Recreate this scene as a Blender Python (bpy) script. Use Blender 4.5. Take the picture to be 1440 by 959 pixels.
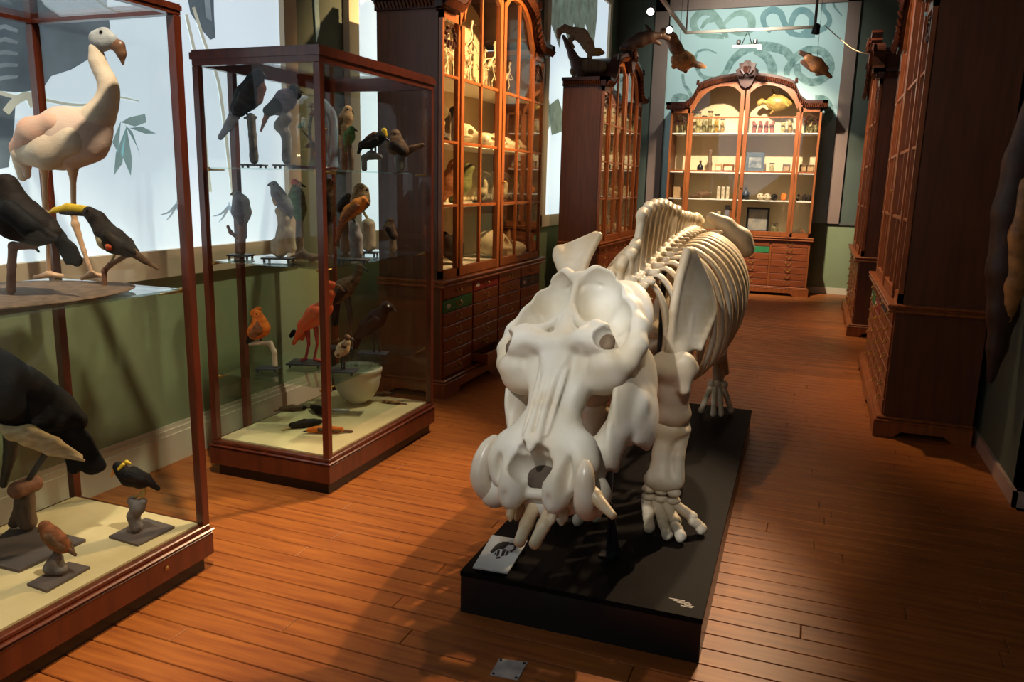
import bpy, math, random
import numpy as np
from mathutils import Vector, Matrix
for o in list(bpy.data.objects): bpy.data.objects.remove(o)
scene = bpy.context.scene
COL = scene.collection
random.seed(7)
# ------------------------------------------------------------ camera
YAW, PIT, ROL = math.radians(-20.85), math.radians(-11.42), math.radians(1.35)
F, H = 1104.7, 1.6
fw = Vector((math.sin(YAW)*math.cos(PIT), math.cos(YAW)*math.cos(PIT), math.sin(PIT)))
_r = Vector((math.cos(YAW), -math.sin(YAW), 0)); _u = _r.cross(fw)
rt = _r*math.cos(ROL)+_u*math.sin(ROL); up = -_r*math.sin(ROL)+_u*math.cos(ROL)
EYE = Vector((0, 0, H))
cam = bpy.data.cameras.new('camera'); cam.lens = F/1440*36; cam.sensor_width = 36; cam.clip_end = 60
camo = bpy.data.objects.new('camera', cam); COL.objects.link(camo)
m = Matrix.Identity(4)
for i in range(3):
    m[i][0], m[i][1], m[i][2], m[i][3] = rt[i], up[i], -fw[i], EYE[i]
camo.matrix_world = m
scene.camera = camo
# surveyed points: where a sight line meets a known plane of the room
def ray(x, y): return fw + rt*((x-720)/F) - up*((y-479.5)/F)
def onz(x, y, z=0.0): d = ray(x, y); return EYE + d*((z-H)/d.z)
def onx(x, y, X): d = ray(x, y); return EYE + d*(X/d.x)
def ony(x, y, Y): d = ray(x, y); return EYE + d*(Y/d.y)
# ------------------------------------------------------------ world, exposure, lamps
w = bpy.data.worlds.new('world'); scene.world = w; w.use_nodes = True
w.node_tree.nodes['Background'].inputs[0].default_value = (.5, .55, .6, 1)
w.node_tree.nodes['Background'].inputs[1].default_value = .05
vs = scene.view_settings
vs.view_transform = 'Standard'; vs.look = 'None'; vs.gamma = 1; vs.use_curve_mapping = False
vs.exposure = 0.0
scene.cycles.transparent_max_bounces = 40
WARM = (1.0, .70, .40); NEUT = (1.0, .86, .68); COOL = (.78, .9, 1.0)
def area(name, loc, target, sx, sy, power, col):
    l = bpy.data.lights.new(name, 'AREA'); l.shape = 'RECTANGLE'; l.size = sx; l.size_y = sy; l.energy = power; l.color = col
    o = bpy.data.objects.new(name, l); COL.objects.link(o); o.location = loc
    o.rotation_euler = (Vector(target)-Vector(loc)).to_track_quat('-Z', 'Y').to_euler(); return o
def spot(name, loc, target, power, col, deg=40, blend=.5, size=.05):
    l = bpy.data.lights.new(name, 'SPOT'); l.energy = power; l.color = col; l.spot_size = math.radians(deg); l.spot_blend = blend; l.shadow_soft_size = size
    o = bpy.data.objects.new(name, l); COL.objects.link(o); o.location = loc
    o.rotation_euler = (Vector(target)-Vector(loc)).to_track_quat('-Z', 'Y').to_euler(); return o
# added cool fill panel, unseen behind the camera
area('window_daylight', (-2.2, -2.6, 2.6), (-.8, 3.0, .9), 3.0, 2.6, 36, COOL)
# track spots of the ceiling
spot('track_spot_skeleton', (.33, 7.0, 4.05), (-1.3, 3.1, .5), 1050, WARM, 30, .5, .025)
spot('track_spot_ribs', (-.2, 7.6, 4.0), (-.66, 4.2, 1.2), 620, WARM, 22, .6)
spot('track_spot_skull', (-1.2, -.2, 4.1), (-.72, 3.0, .9), 370, (1, .97, .93), 23, .7)
spot('track_spot_case_front', (-1.1, 1.5, 4.3), (-2.7, 1.95, .8), 620, NEUT, 44, .6)
spot('track_spot_case_rear', (-1.0, 4.9, 4.3), (-2.55, 3.75, .7), 480, NEUT, 38, .6)
spot('track_spot_cabinet_left', (-.55, 6.1, 3.75), (-2.6, 6.05, 2.55), 1700, (1, .66, .32), 58, .9)
spot('track_spot_cabinet_side', (-1.2, 7.4, 4.2), (-2.8, 9.5, 1.9), 260, WARM, 34, .7)
spot('track_spot_foreleg', (.35, -.2, 4.2), (-.5, 3.25, .75), 230, (1, .95, .88), 13, .7)  # added narrow fill spot, brightens the foreleg past the skull's shadow
spot('track_spot_cabinet_left_far', (-1.0, 10.4, 4.0), (-2.6, 10.6, 2.0), 330, WARM, 60, .7)
spot('track_spot_cabinet_far', (-1.0, 10.4, 4.0), (-1.0, 12.9, 1.8), 1150, NEUT, 62, .7)
spot('track_spot_mural_far', (-1.2, 11.0, 4.5), (-1.2, 13.2, 3.3), 230, (.95, 1, .95), 90, .8)
spot('track_spot_cabinet_right', (-.6, 6.8, 4.2), (.6, 6.7, 2.2), 330, WARM, 60, .7)
spot('track_spot_cabinet_right_far', (-.6, 10.3, 4.2), (.6, 10.4, 2.2), 420, WARM, 60, .7)
spot('track_spot_floor', (-.9, 4.6, 4.4), (-1.8, 3.0, 0), 150, WARM, 60, .9)
spot('track_spot_aisle', (-.2, 9.0, 4.4), (-.2, 8.4, 0), 200, WARM, 70, .9)
# ------------------------------------------------------------ materials
MATS = {}
def mat(name, col, rough=.6, metal=0., spec=.5, var=0., vscale=8., col2=None, bump=0., bscale=40., stretch=None, emit=0., island=0., coat=0.):
    if name in MATS: return MATS[name]
    M_ = bpy.data.materials.new(name); M_.use_nodes = True; nt = M_.node_tree; b = nt.nodes['Principled BSDF']; MATS[name] = M_
    b.inputs['Roughness'].default_value = rough; b.inputs['Metallic'].default_value = metal; b.inputs['Specular IOR Level'].default_value = spec
    b.inputs['Coat Weight'].default_value = coat; b.inputs['Coat Roughness'].default_value = .12
    c1 = (*col, 1); b.inputs['Base Color'].default_value = c1
    N, L = nt.nodes.new, nt.links.new
    tc = mp = None
    def coord():
        nonlocal tc, mp
        if mp is None:
            tc = N('ShaderNodeTexCoord'); mp = N('ShaderNodeMapping'); L(tc.outputs['Object'], mp.inputs['Vector'])
            if stretch: mp.inputs['Scale'].default_value = stretch
        return mp.outputs[0]
    out = None
    if var or col2:
        t = N('ShaderNodeTexNoise'); t.inputs['Scale'].default_value = vscale; t.inputs['Detail'].default_value = 6; L(coord(), t.inputs['Vector'])
        r = N('ShaderNodeValToRGB'); L(t.outputs[0], r.inputs[0])
        c2 = col2 or tuple(max(0, c*(1-var)) for c in col)
        r.color_ramp.elements[0].position = .32; r.color_ramp.elements[1].position = .68
        r.color_ramp.elements[0].color = (*c2, 1); r.color_ramp.elements[1].color = c1
        out = r.outputs[0]
    if island:
        g = N('ShaderNodeNewGeometry'); mth = N('ShaderNodeMapRange'); L(g.outputs['Random Per Island'], mth.inputs[0])
        mth.inputs[3].default_value = 1-island; mth.inputs[4].default_value = 1+island
        h = N('ShaderNodeHueSaturation'); L(mth.outputs[0], h.inputs['Value'])
        if out: L(out, h.inputs['Color'])
        else: h.inputs['Color'].default_value = c1
        out = h.outputs[0]
    if out: L(out, b.inputs['Base Color'])
    if bump:
        t = N('ShaderNodeTexNoise'); t.inputs['Scale'].default_value = bscale; t.inputs['Detail'].default_value = 5; L(coord(), t.inputs['Vector'])
        bp = N('ShaderNodeBump'); bp.inputs['Strength'].default_value = bump; bp.inputs['Distance'].default_value = .004; L(t.outputs[0], bp.inputs['Height']); L(bp.outputs[0], b.inputs['Normal'])
    if emit:
        b.inputs['Emission Strength'].default_value = emit
        if out: L(out, b.inputs['Emission Color'])
        else: b.inputs['Emission Color'].default_value = c1
    return M_
def glassmat(name, tint, refl=1.0, base=.035):
    M_ = bpy.data.materials.new(name); M_.use_nodes = True; nt = M_.node_tree; nt.nodes.clear(); N, L = nt.nodes.new, nt.links.new
    o = N('ShaderNodeOutputMaterial'); mx = N('ShaderNodeMixShader'); t = N('ShaderNodeBsdfTransparent'); g = N('ShaderNodeBsdfGlossy')
    t.inputs[0].default_value = (*tint, 1); g.inputs['Roughness'].default_value = .02; g.inputs[0].default_value = (1, 1, 1, 1)
    lw = N('ShaderNodeLayerWeight'); lw.inputs[0].default_value = .5; p = N('ShaderNodeMath'); p.operation = 'POWER'; p.inputs[1].default_value = 5; L(lw.outputs['Facing'], p.inputs[0])
    q = N('ShaderNodeMath'); q.operation = 'MULTIPLY_ADD'; q.inputs[1].default_value = .8*refl; q.inputs[2].default_value = base*refl; L(p.outputs[0], q.inputs[0])
    L(q.outputs[0], mx.inputs[0]); L(t.outputs[0], mx.inputs[1]); L(g.outputs[0], mx.inputs[2]); L(mx.outputs[0], o.inputs[0]); MATS[name] = M_; return M_
W_RED = mat('mahogany', (.125, .023, .009), .28, var=.45, vscale=5, stretch=(6, 6, .6), bump=.05, coat=.3)
W_CAB = mat('cabinet_oak', (.33, .088, .018), .36, var=.4, vscale=6, stretch=(5, 5, .5), bump=.06, coat=.15)
W_SIDE_SHADE = mat('cabinet_panel', (.135, .038, .010), .42, var=.35, vscale=6, stretch=(5, 5, .5), bump=.06)  # cabinet wood darkened so the shade on the sides sits in the colour
W_DARK = mat('dark_carved_wood', (.055, .015, .008), .4, spec=.3, var=.4, vscale=12, bump=.1)
W_DRAW = mat('drawer_front', (.27, .064, .016), .35, var=.35, vscale=6, stretch=(.6, 5, 5), bump=.05, coat=.1)
FLOORM = mat('floor_board', (.36, .112, .020), .42, spec=.25, col2=(.215, .056, .012), vscale=4, stretch=(.7, 9, 1), island=.26, bump=.07, bscale=30, coat=.0)
GREEN = mat('wall_sage', (.23, .27, .135), .7, var=.1, vscale=3)
DKGREEN = mat('wall_dark_green', (.075, .092, .065), .7, var=.1, vscale=3)
BEIGE = mat('trim_beige', (.55, .42, .28), .55, var=.06, vscale=3)
SKIRT = mat('skirting_cream', (.62, .55, .38), .5, var=.06, vscale=3)
TAUPE = mat('trim_taupe', (.24, .16, .12), .6, var=.08, vscale=3)
CEIL = mat('ceiling_plaster', (.32, .32, .29), .8, var=.05, vscale=2)
SKY = mat('blind_backlit', (.70, .83, .93), .8, var=.07, vscale=.9, emit=.82)
FARM = mat('mural_aqua', (.50, .68, .65), .8, var=.12, vscale=1.0)
BLUEG = mat('paint_slate', (.20, .27, .33), .8, var=.35, vscale=6, emit=.35)
BLUEL = mat('paint_slate_light', (.36, .45, .52), .8, var=.3, vscale=8, emit=.45)
TEAL = mat('paint_teal', (.36, .56, .58), .8, var=.25, vscale=8, emit=.45)
PALE = mat('paint_pale_yellow', (.70, .72, .60), .8, var=.2, vscale=10, emit=.5)
MOSS = mat('paint_moss', (.28, .35, .29), .8, var=.4, vscale=8, emit=.35)
SNK1 = mat('snake_teal', (.13, .26, .27), .8, col2=(.22, .36, .35), vscale=5)
SNK2 = mat('snake_moss', (.22, .34, .28), .8, col2=(.33, .47, .41), vscale=9)
SNK3 = mat('snake_spots', (.33, .48, .43), .8, col2=(.13, .24, .22), vscale=14)
BONE = mat('bone', (.72, .64, .50), .5, col2=(.55, .43, .26), vscale=6, bump=.25, bscale=28)
SKULLM = mat('skull_bone', (.80, .77, .68), .5, spec=.35, col2=(.60, .51, .35), vscale=4, bump=.3, bscale=22)
TOOTH = mat('ivory', (.74, .62, .42), .35, col2=(.55, .38, .2), vscale=14, stretch=(1, 1, .3))
DARKGAP = mat('dark_cartilage', (.05, .035, .02), .7, var=.2)
BLACK = mat('black_paint', (.007, .006, .006), .3, var=.2, vscale=4)
BLKM = mat('black_steel', (.012, .012, .013), .35, metal=.3, var=.1)
SAND = mat('case_cloth', (.66, .55, .29), .85, col2=(.56, .45, .22), vscale=5, bump=.1, bscale=200)
MOUNT = mat('mount_board', (.10, .082, .072), .7, var=.25, vscale=12)
MOUNTK = mat('mount_black', (.02, .02, .022), .45, var=.2)
BRASS = mat('brass', (.55, .33, .10), .35, metal=.9, var=.2, vscale=30)
TRACK = mat('track_cream', (.42, .33, .24), .5, var=.05)
CREAM = mat('cabinet_interior', (.74, .60, .36), .7, var=.06, vscale=3)
SHELFW = mat('shelf_white', (.78, .72, .60), .5, var=.05)
GL = glassmat('case_glass', (.98, .99, .985), 1.0, .016)
GLC = glassmat('cabinet_glass', (.965, .96, .945), 1.0, .03)
GLJ = glassmat('jar_glass', (.90, .92, .88), 1.6, .06)
GLS = glassmat('shelf_glass', (.86, .93, .90), 1.3, .05)
# ------------------------------------------------------------ object helpers
def tag(o, label=None, cat=None, group=None, kind=None):
    if label: o['label'] = label
    if cat: o['category'] = cat
    if group: o['group'] = group
    if kind: o['kind'] = kind
    return o
def thing(name, label, cat, loc=(0, 0, 0), rz=0, group=None):
    o = bpy.data.objects.new(name, None); COL.objects.link(o); o.location = loc; o.rotation_euler = (0, 0, rz); o.empty_display_size = .05
    return tag(o, label, cat, group)
def link(name, me, mt, parent=None, smooth=False):
    if mt and not me.materials: me.materials.append(mt)
    if smooth: me.polygons.foreach_set('use_smooth', [True]*len(me.polygons))
    o = bpy.data.objects.new(name, me); COL.objects.link(o); o.parent = parent
    return o
class MB:
    def __init__(s): s.v = []; s.f = []
    def add(s, vs, fs):
        n = len(s.v); s.v += [tuple(p) for p in vs]; s.f += [tuple(i+n for i in f) for f in fs]; return s
    def box(s, a, b, ch=0):
        x0, y0, z0 = a; x1, y1, z1 = b
        if not ch:
            return s.add([(x0,y0,z0),(x1,y0,z0),(x1,y1,z0),(x0,y1,z0),(x0,y0,z1),(x1,y0,z1),(x1,y1,z1),(x0,y1,z1)], [(3,2,1,0),(4,5,6,7),(0,1,5,4),(1,2,6,5),(2,3,7,6),(3,0,4,7)])
        c = ch; vs = []
        for (z, e) in ((z0, c), (z0+c, 0), (z1-c, 0), (z1, c)):
            vs += [(x0+e+(0 if e else c*0), y0+e, z), (x1-e, y0+e, z), (x1-e, y1-e, z), (x0+e, y1-e, z)]
        fs = [(3,2,1,0), (12,13,14,15)]
        for k in range(3):
            for i in range(4):
                j = (i+1) % 4; fs.append((4*k+i, 4*k+j, 4*k+4+j, 4*k+4+i))
        return s.add(vs, fs)
    def prism(s, poly, d, origin=(0,0,0), U=(1,0,0), V=(0,0,1)):
        """polygon in the U,V plane, extruded by vector d"""
        O, U, V, d = Vector(origin), Vector(U), Vector(V), Vector(d); n = len(poly)
        a = [O+U*p+V*q for p, q in poly]; b = [p+d for p in a]
        fs = [tuple(range(n)), tuple(range(2*n-1, n-1, -1))]+[(i, i+n, (i+1) % n+n, (i+1) % n) for i in range(n)]
        return s.add(a+b, fs)
    def tube(s, pts, rad, seg=8, flat=1.0, upv=(0,0,1)):
        pts = [Vector(p) for p in pts]; n = len(pts)
        if not hasattr(rad, '__len__'): rad = [rad]*n
        vs = []; prev = None
        for i, p in enumerate(pts):
            t = (pts[min(i+1, n-1)]-pts[max(i-1, 0)]).normalized()
            a = t.cross(Vector(upv)) if prev is None else prev-t*prev.dot(t)
            if a.length < 1e-4: a = t.cross(Vector((1, .1, 0)))
            a.normalize(); prev = a; b = t.cross(a)
            vs += [p+a*(math.cos(2*math.pi*k/seg)*rad[i])+b*(math.sin(2*math.pi*k/seg)*rad[i]*flat) for k in range(seg)]
        fs = [(i*seg+k, i*seg+(k+1) % seg, (i+1)*seg+(k+1) % seg, (i+1)*seg+k) for i in range(n-1) for k in range(seg)]
        fs += [tuple(range(seg-1, -1, -1)), tuple(range((n-1)*seg, n*seg))]
        return s.add(vs, fs)
    def lathe(s, prof, c=(0,0,0), seg=20):
        vs = [(c[0]+r*math.cos(2*math.pi*k/seg), c[1]+r*math.sin(2*math.pi*k/seg), c[2]+z) for r, z in prof for k in range(seg)]
        n = len(prof)
        fs = [(i*seg+k, i*seg+(k+1) % seg, (i+1)*seg+(k+1) % seg, (i+1)*seg+k) for i in range(n-1) for k in range(seg)]
        fs += [tuple(range(seg-1, -1, -1)), tuple(range((n-1)*seg, n*seg))]
        return s.add(vs, fs)
    def mesh(s, name='mesh'):
        me = bpy.data.meshes.new(name); me.from_pydata(s.v, [], s.f); me.validate(); me.update(); return me
    def build(s, name, mt, parent=None, smooth=False): return link(name, s.mesh(name), mt, parent, smooth)
def struct(name, mb, mt, parent=None, label=None):
    o = mb.build(name, mt, parent)
    if parent is None: tag(o, label, None, None, 'structure')
    return o
def copy_tree(o, parent=None):
    c = o.copy(); COL.objects.link(c); c.parent = parent
    for ch in list(o.children): copy_tree(ch, c)
    return c
def catmull(pts, n=8):
    pts = [np.array(p, float) for p in pts]; P = [2*pts[0]-pts[1]]+pts+[2*pts[-1]-pts[-2]]; out = []
    for i in range(1, len(P)-2):
        for k in range(n):
            t = k/n; a, b, c, d = P[i-1], P[i], P[i+1], P[i+2]
            out.append(.5*((2*b)+(c-a)*t+(2*a-5*b+4*c-d)*t*t+(3*b-a-3*c+d)*t**3))
    out.append(pts[-1]); return [tuple(p) for p in out]
# ------------------------------------------------------------ organic surfaces: smooth unions of round cones and ellipsoids, meshed by surface nets
def E(c, r, k=.02, op='+'): return ('e', np.array(c, float), np.array(r, float), k, op)
def K(a, b, ra, rb, k=.02, op='+'): return ('c', np.array(a, float), np.array(b, float), ra, rb, k, op)
def chain(pts, k=.02, op='+'):
    """pts: (x,y,z,r)"""
    return [K(p[:3], q[:3], p[3], q[3], k, op) for p, q in zip(pts[:-1], pts[1:])]
def organic(prims, res, name='organic', rough=0., seed=0):
    lo = np.full(3, 1e9); hi = -lo; boxes = []
    for p in prims:
        if p[0] == 'e': a, b, k, op = p[1]-p[2], p[1]+p[2], p[3], p[4]
        else:
            r_ = max(p[3], p[4]); a, b, k, op = np.minimum(p[1], p[2])-r_, np.maximum(p[1], p[2])+r_, p[5], p[6]
        boxes.append((a-k-3*res, b+k+3*res))
        if op == '+': lo = np.minimum(lo, a); hi = np.maximum(hi, b)
    lo -= 3*res; hi += 3*res
    n = np.ceil((hi-lo)/res).astype(int)+1
    ax = [lo[i]+np.arange(n[i])*res for i in range(3)]
    D = np.full(n, 1.0, np.float32)
    for p, (a, b) in zip(prims, boxes):
        i0 = np.clip(np.floor((a-lo)/res).astype(int), 0, n-1); i1 = np.clip(np.ceil((b-lo)/res).astype(int)+1, 0, n)
        if (i1 <= i0).any(): continue
        sl = tuple(slice(i0[i], i1[i]) for i in range(3))
        X = ax[0][sl[0]][:, None, None]; Y = ax[1][sl[1]][None, :, None]; Z = ax[2][sl[2]][None, None, :]
        if p[0] == 'e':
            c, r_, k, op = p[1:]
            q0 = np.sqrt(((X-c[0])/r_[0])**2+((Y-c[1])/r_[1])**2+((Z-c[2])/r_[2])**2)
            q1 = np.sqrt(((X-c[0])/r_[0]**2)**2+((Y-c[1])/r_[1]**2)**2+((Z-c[2])/r_[2]**2)**2)
            d = np.where(q1 > 1e-6, q0*(q0-1)/np.maximum(q1, 1e-6), -r_.min())
        else:
            A, B, ra, rb, k, op = p[1:]; ab = B-A; L2 = max(float(ab@ab), 1e-12)
            t = np.clip(((X-A[0])*ab[0]+(Y-A[1])*ab[1]+(Z-A[2])*ab[2])/L2, 0, 1)
            d = np.sqrt((X-A[0]-t*ab[0])**2+(Y-A[1]-t*ab[1])**2+(Z-A[2]-t*ab[2])**2)-(ra+(rb-ra)*t)
        g = D[sl]
        if op == '-': d = -d; h = np.clip(k-np.abs(g-d), 0, None)/k; D[sl] = np.maximum(g, d)+h*h*k*.25
        else: h = np.clip(k-np.abs(g-d), 0, None)/k; D[sl] = np.minimum(g, d)-h*h*k*.25
    S = D < 0
    cells = np.zeros(n-1, bool); allin = np.ones(n-1, bool); anyin = np.zeros(n-1, bool)
    offs = [(i, j, k) for i in (0, 1) for j in (0, 1) for k in (0, 1)]
    for o in offs:
        c = S[o[0]:n[0]-1+o[0], o[1]:n[1]-1+o[1], o[2]:n[2]-1+o[2]]; allin &= c; anyin |= c
    cells = anyin & ~allin; idx = np.argwhere(cells)
    if len(idx) == 0: return bpy.data.meshes.new(name)
    num = -np.ones(n-1, np.int64); num[cells] = np.arange(len(idx))
    acc = np.zeros((len(idx), 3)); cnt = np.zeros(len(idx))
    vals = {o: D[idx[:, 0]+o[0], idx[:, 1]+o[1], idx[:, 2]+o[2]] for o in offs}
    for o in offs:
        for a_ in range(3):
            if o[a_]: continue
            o2 = list(o); o2[a_] = 1; o2 = tuple(o2)
            v0, v1 = vals[o], vals[o2]; mk = (v0 < 0) != (v1 < 0)
            t = v0[mk]/(v0[mk]-v1[mk]); pt = np.tile(np.array(o, float), (mk.sum(), 1)); pt[:, a_] += t; acc[mk] += pt; cnt[mk] += 1
    V = lo+(idx+acc/cnt[:, None])*res
    Fc = []
    for a_ in range(3):
        s0 = [slice(1, n[i]-1) for i in range(3)]; s0[a_] = slice(0, n[a_]-1); s1 = list(s0); s1[a_] = slice(1, n[a_])
        A_, B_ = S[tuple(s0)], S[tuple(s1)]
        e = np.argwhere(A_ != B_); st = A_[A_ != B_]
        base = e.copy()
        for i in range(3):
            if i != a_: base[:, i] += 1
        b_, c_ = [i for i in range(3) if i != a_]
        def cell(db, dc):
            q = base.copy(); q[:, b_] -= db; q[:, c_] -= dc; return num[q[:, 0], q[:, 1], q[:, 2]]
        q = np.stack([cell(1, 1), cell(0, 1), cell(0, 0), cell(1, 0)], 1)
        fl = st if a_ != 1 else ~st
        q[~fl] = q[~fl][:, ::-1]; Fc.append(q)
    Fc = np.concatenate(Fc)
    me = bpy.data.meshes.new(name); me.vertices.add(len(V)); me.vertices.foreach_set('co', V.astype(np.float32).ravel())
    me.loops.add(4*len(Fc)); me.loops.foreach_set('vertex_index', Fc.astype(np.int32).ravel())
    me.polygons.add(len(Fc)); me.polygons.foreach_set('loop_start', np.arange(0, 4*len(Fc), 4, dtype=np.int32)); me.polygons.foreach_set('loop_total', np.full(len(Fc), 4, np.int32))
    me.update(calc_edges=True); me.validate()
    me.polygons.foreach_set('use_smooth', [True]*len(me.polygons))
    return me
def org(name, prims, res, mt, parent): return link(name, organic(prims, res, name), mt, parent)
# ============================================================ SETTING
XL, XR, YF, ZC = -3.3, 1.10, 13.2, 4.6
def wallplate(y0, y1, z0, z1): return MB().box((XL-.1, y0, z0), (XL, y1, z1))
struct('floor', MB().box((XL-.1, -3, -.08), (3.1, YF+.1, -.022)), mat('subfloor', (.03, .015, .008), .8, var=.1), None, 'dark wooden subfloor under the boards')
floor = bpy.data.objects['floor']
floor['label'] = 'varnished orange-brown plank floor running the length of the gallery'
def plank(mb, x0, x1, y0, y1): mb.box((x0+.0012, y0+.0015, -.021), (x1-.0012, y1-.0015, 0.0), .0025)
rnd = random.Random(3)
far = MB(); y = 1.2; row = 0
while y < YF:
    xe = 3.0 if y < 4.5 else XR
    x = XL - rnd.uniform(0, 1.4)
    while x < xe:
        L_ = rnd.uniform(1.1, 2.6); a, b = max(x, XL), min(x+L_, xe); x += L_
        if b-a < .08: continue
        if y < 7.0:
            m_ = MB(); plank(m_, a, b, y, y+.1); m_.build('plank', FLOORM, floor)
        else: plank(far, a, b, y, y+.1)
    y += .1
o = far.build('plank_field', FLOORM, floor); o['kind'] = 'stuff'
near = MB(); y = -1.0
while y < 1.15:
    plank(near, XL, -.3, y, y+.1); plank(near, -.3, 3.0, y, y+.1); y += .1
o = near.build('plank_field', FLOORM, floor); o['kind'] = 'stuff'
struct('ceiling', MB().box((XL-.1, -3, ZC), (3.1, YF+.1, ZC+.1)), CEIL, None, 'pale plaster ceiling above the gallery')
# left wall: sage dado, mural bays, dark green piers
wl = struct('wall_left', MB().box((XL-.12, -3, 0), (XL, YF, ZC)), DKGREEN, None, 'long dark green wall behind the bird cases')
MB().box((XL, -3, .2), (XL+.004, YF, 1.06)).build('dado', GREEN, wl)
struct('wall_far', MB().box((XL-.1, YF, 0), (XR+.1, YF+.1, ZC)), DKGREEN, None, 'end wall behind the snake mural')
MB().box((XL, YF-.004, .1), (XR, YF, 1.09)).build('dado', GREEN, bpy.data.objects['wall_far'])
struct('wall_right', MB().box((XR, 4.556, 0), (XR+.1, YF, ZC)).box((XR, 4.556, 0), (3.1, 4.66, ZC)), DKGREEN, None, 'dark green wall behind the right cabinets')
struct('wall_near', MB().box((XL-.1, -3.1, 0), (3.1, -3, ZC)).box((3.0, -3, 0), (3.1, 4.6, ZC)), mat('wall_pale', (.35, .36, .33), .8, var=.05), None, 'plain wall of the near end of the room')
struct('baseboard_left', MB().box((XL, -3, 0), (XL+.025, YF, .165)).box((XL, -3, .165), (XL+.018, YF, .195)).box((XL, -3, .195), (XL+.01, YF, .22)), SKIRT, None, 'tall cream moulded skirting along the left wall')
struct('baseboard_right', MB().box((XR-.02, 4.536, 0), (XR, YF, .085)).box((XR-.02, 4.536, 0), (3.0, 4.556, .085)), mat('skirting_pink', (.42, .28, .22), .5, var=.1), None, 'low pinkish skirting along the right wall')
struct('baseboard_far', MB().box((XL, YF-.02, 0), (XR, YF, .1)), SKIRT, None, 'low cream skirting along the end wall')
# backlit printed blinds in the three window bays of the left wall
bays = [(.7, 4.37), (5.25, 8.65), (9.62, 12.45)]
ti = 1
for i, (a, b) in enumerate(bays):
    mu = struct('window_%d' % (i+1), MB().box((XL, a, 1.2), (XL+.012, b, 4.3)), SKY, None, ['tall window bay with a backlit pale blue blind printed with long-legged birds', 'backlit pale blue blind behind the large left cabinet', 'backlit pale blue blind painted with a grey tail between the two left cabinets'][i])
    for nm, bx in (('trim', ((XL, a-.13, 1.06), (XL+.05, a, 4.43))), ('trim', ((XL, b, 1.06), (XL+.05, b+.13, 4.43))), ('trim', ((XL, a-.13, 1.055), (XL+.055, b+.13, 1.2))), ('trim', ((XL, a, 4.3), (XL+.05, b, 4.43)))):
        struct('trim_%d' % ti, MB().box(*bx), BEIGE, None, 'beige wooden trim of a window bay'); ti += 1
# far mural panel
fm = tag(MB().box((-2.48, YF-.012, 1.09), (.12, YF, 4.3)).build('wall_mural', FARM), 'aqua wall mural of coiling snakes above the end cabinet', 'mural')
for bx in (((-2.70, YF-.05, 1.09), (-2.48, YF, 4.5)), ((.12, YF-.05, 1.09), (.30, YF, 4.5)), ((-2.70, YF-.05, 4.3), (.30, YF, 4.5))):
    struct('trim_%d' % ti, MB().box(*bx), TAUPE, None, 'taupe trim around the snake mural'); ti += 1
struct('trim_%d' % ti, MB().box((.12, YF-.03, 1.07), (XR, YF, 1.1)), mat('dado_line', (.08, .08, .06), .6, var=.1), None, 'thin dark rail on the end wall dado')
# flat painted figures of the murals
def flat_on_x(name, pts, mt, parent, lift=.013):
    q = [onx(px_, py_, XL+lift) for px_, py_ in pts]
    n_ = len(q); vs = [(XL+.012, p.y, p.z) for p in q]+[(XL+lift, p.y, p.z) for p in q]
    fs = [tuple(range(n_, 2*n_)), tuple(range(n_-1, -1, -1))]+[(i, (i+1) % n_, (i+1) % n_+n_, i+n_) for i in range(n_)]
    return MB().add(vs, fs).build(name, mt, parent)
m1 = bpy.data.objects['window_1']; m3 = bpy.data.objects['window_3']; m2 = bpy.data.objects['window_2']
flat_on_x('painted_wing', [(-40,-60),(120,-60),(150,0),(155,40),(130,80),(100,98),(72,107),(60,125),(30,130),(0,128),(-40,135)], BLUEG, m1)
flat_on_x('painted_wing', [(-40,128),(0,132),(22,140),(20,180),(12,235),(-40,245)], BLUEG, m1, .0135)
for k in range(5):
    flat_on_x('painted_feather', [(-20,40+18*k),(8,34+18*k),(26,42+16*k),(24,46+16*k),(6,40+18*k),(-20,48+18*k)], BLUEL, m1, .015)
flat_on_x('painted_tail', [(258,-30),(300,-30),(301,20),(303,53),(296,56),(282,40),(268,18)], BLUEG, m1)
flat_on_x('painted_feather', [(286,-20),(294,-20),(298,30),(290,25)], BLUEL, m1, .0145)
def stripe_x(name, pts, wd, mt, parent, lift=.014):
    P = catmull(pts, 6); L_, R_ = [], []
    for i, p in enumerate(P):
        a, b = P[max(i-1, 0)], P[min(i+1, len(P)-1)]; dx, dy = b[0]-a[0], b[1]-a[1]; l = math.hypot(dx, dy) or 1
        w_ = wd if not hasattr(wd, '__len__') else wd[0]+(wd[1]-wd[0])*i/(len(P)-1)
        L_.append((p[0]-dy/l*w_, p[1]+dx/l*w_)); R_.append((p[0]+dy/l*w_, p[1]-dx/l*w_))
    mb = MB(); n_ = len(P)
    v = [onx(x_, y_, XL+lift) for x_, y_ in L_]+[onx(x_, y_, XL+lift) for x_, y_ in R_]
    mb.add(v, [(i, i+1, n_+i+1, n_+i) for i in range(n_-1)])
    return mb.build(name, mt, parent)
stripe_x('painted_leg', [(262,20),(275,80),(285,150),(290,215),(296,270)], 2.2, PALE, m1)
stripe_x('painted_leg', [(272,10),(288,60),(306,110),(314,160),(322,230),(330,290)], 2.2, PALE, m1)
for (cx, cy) in ((248, 296), (322, 298)):
    for dx, dy in ((-22, 6), (-14, 14), (12, 12), (16, 2), (0, -14)):
        stripe_x('painted_toe', [(cx, cy-8), (cx+dx*.5, cy+dy*.4), (cx+dx, cy+dy)], (2.2, .6), BLUEL, m1)
stripe_x('painted_branch', [(-10,128),(30,138),(60,140),(100,147),(135,146),(165,137),(195,142)], (3, 1), PALE, m1, .0145)
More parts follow.
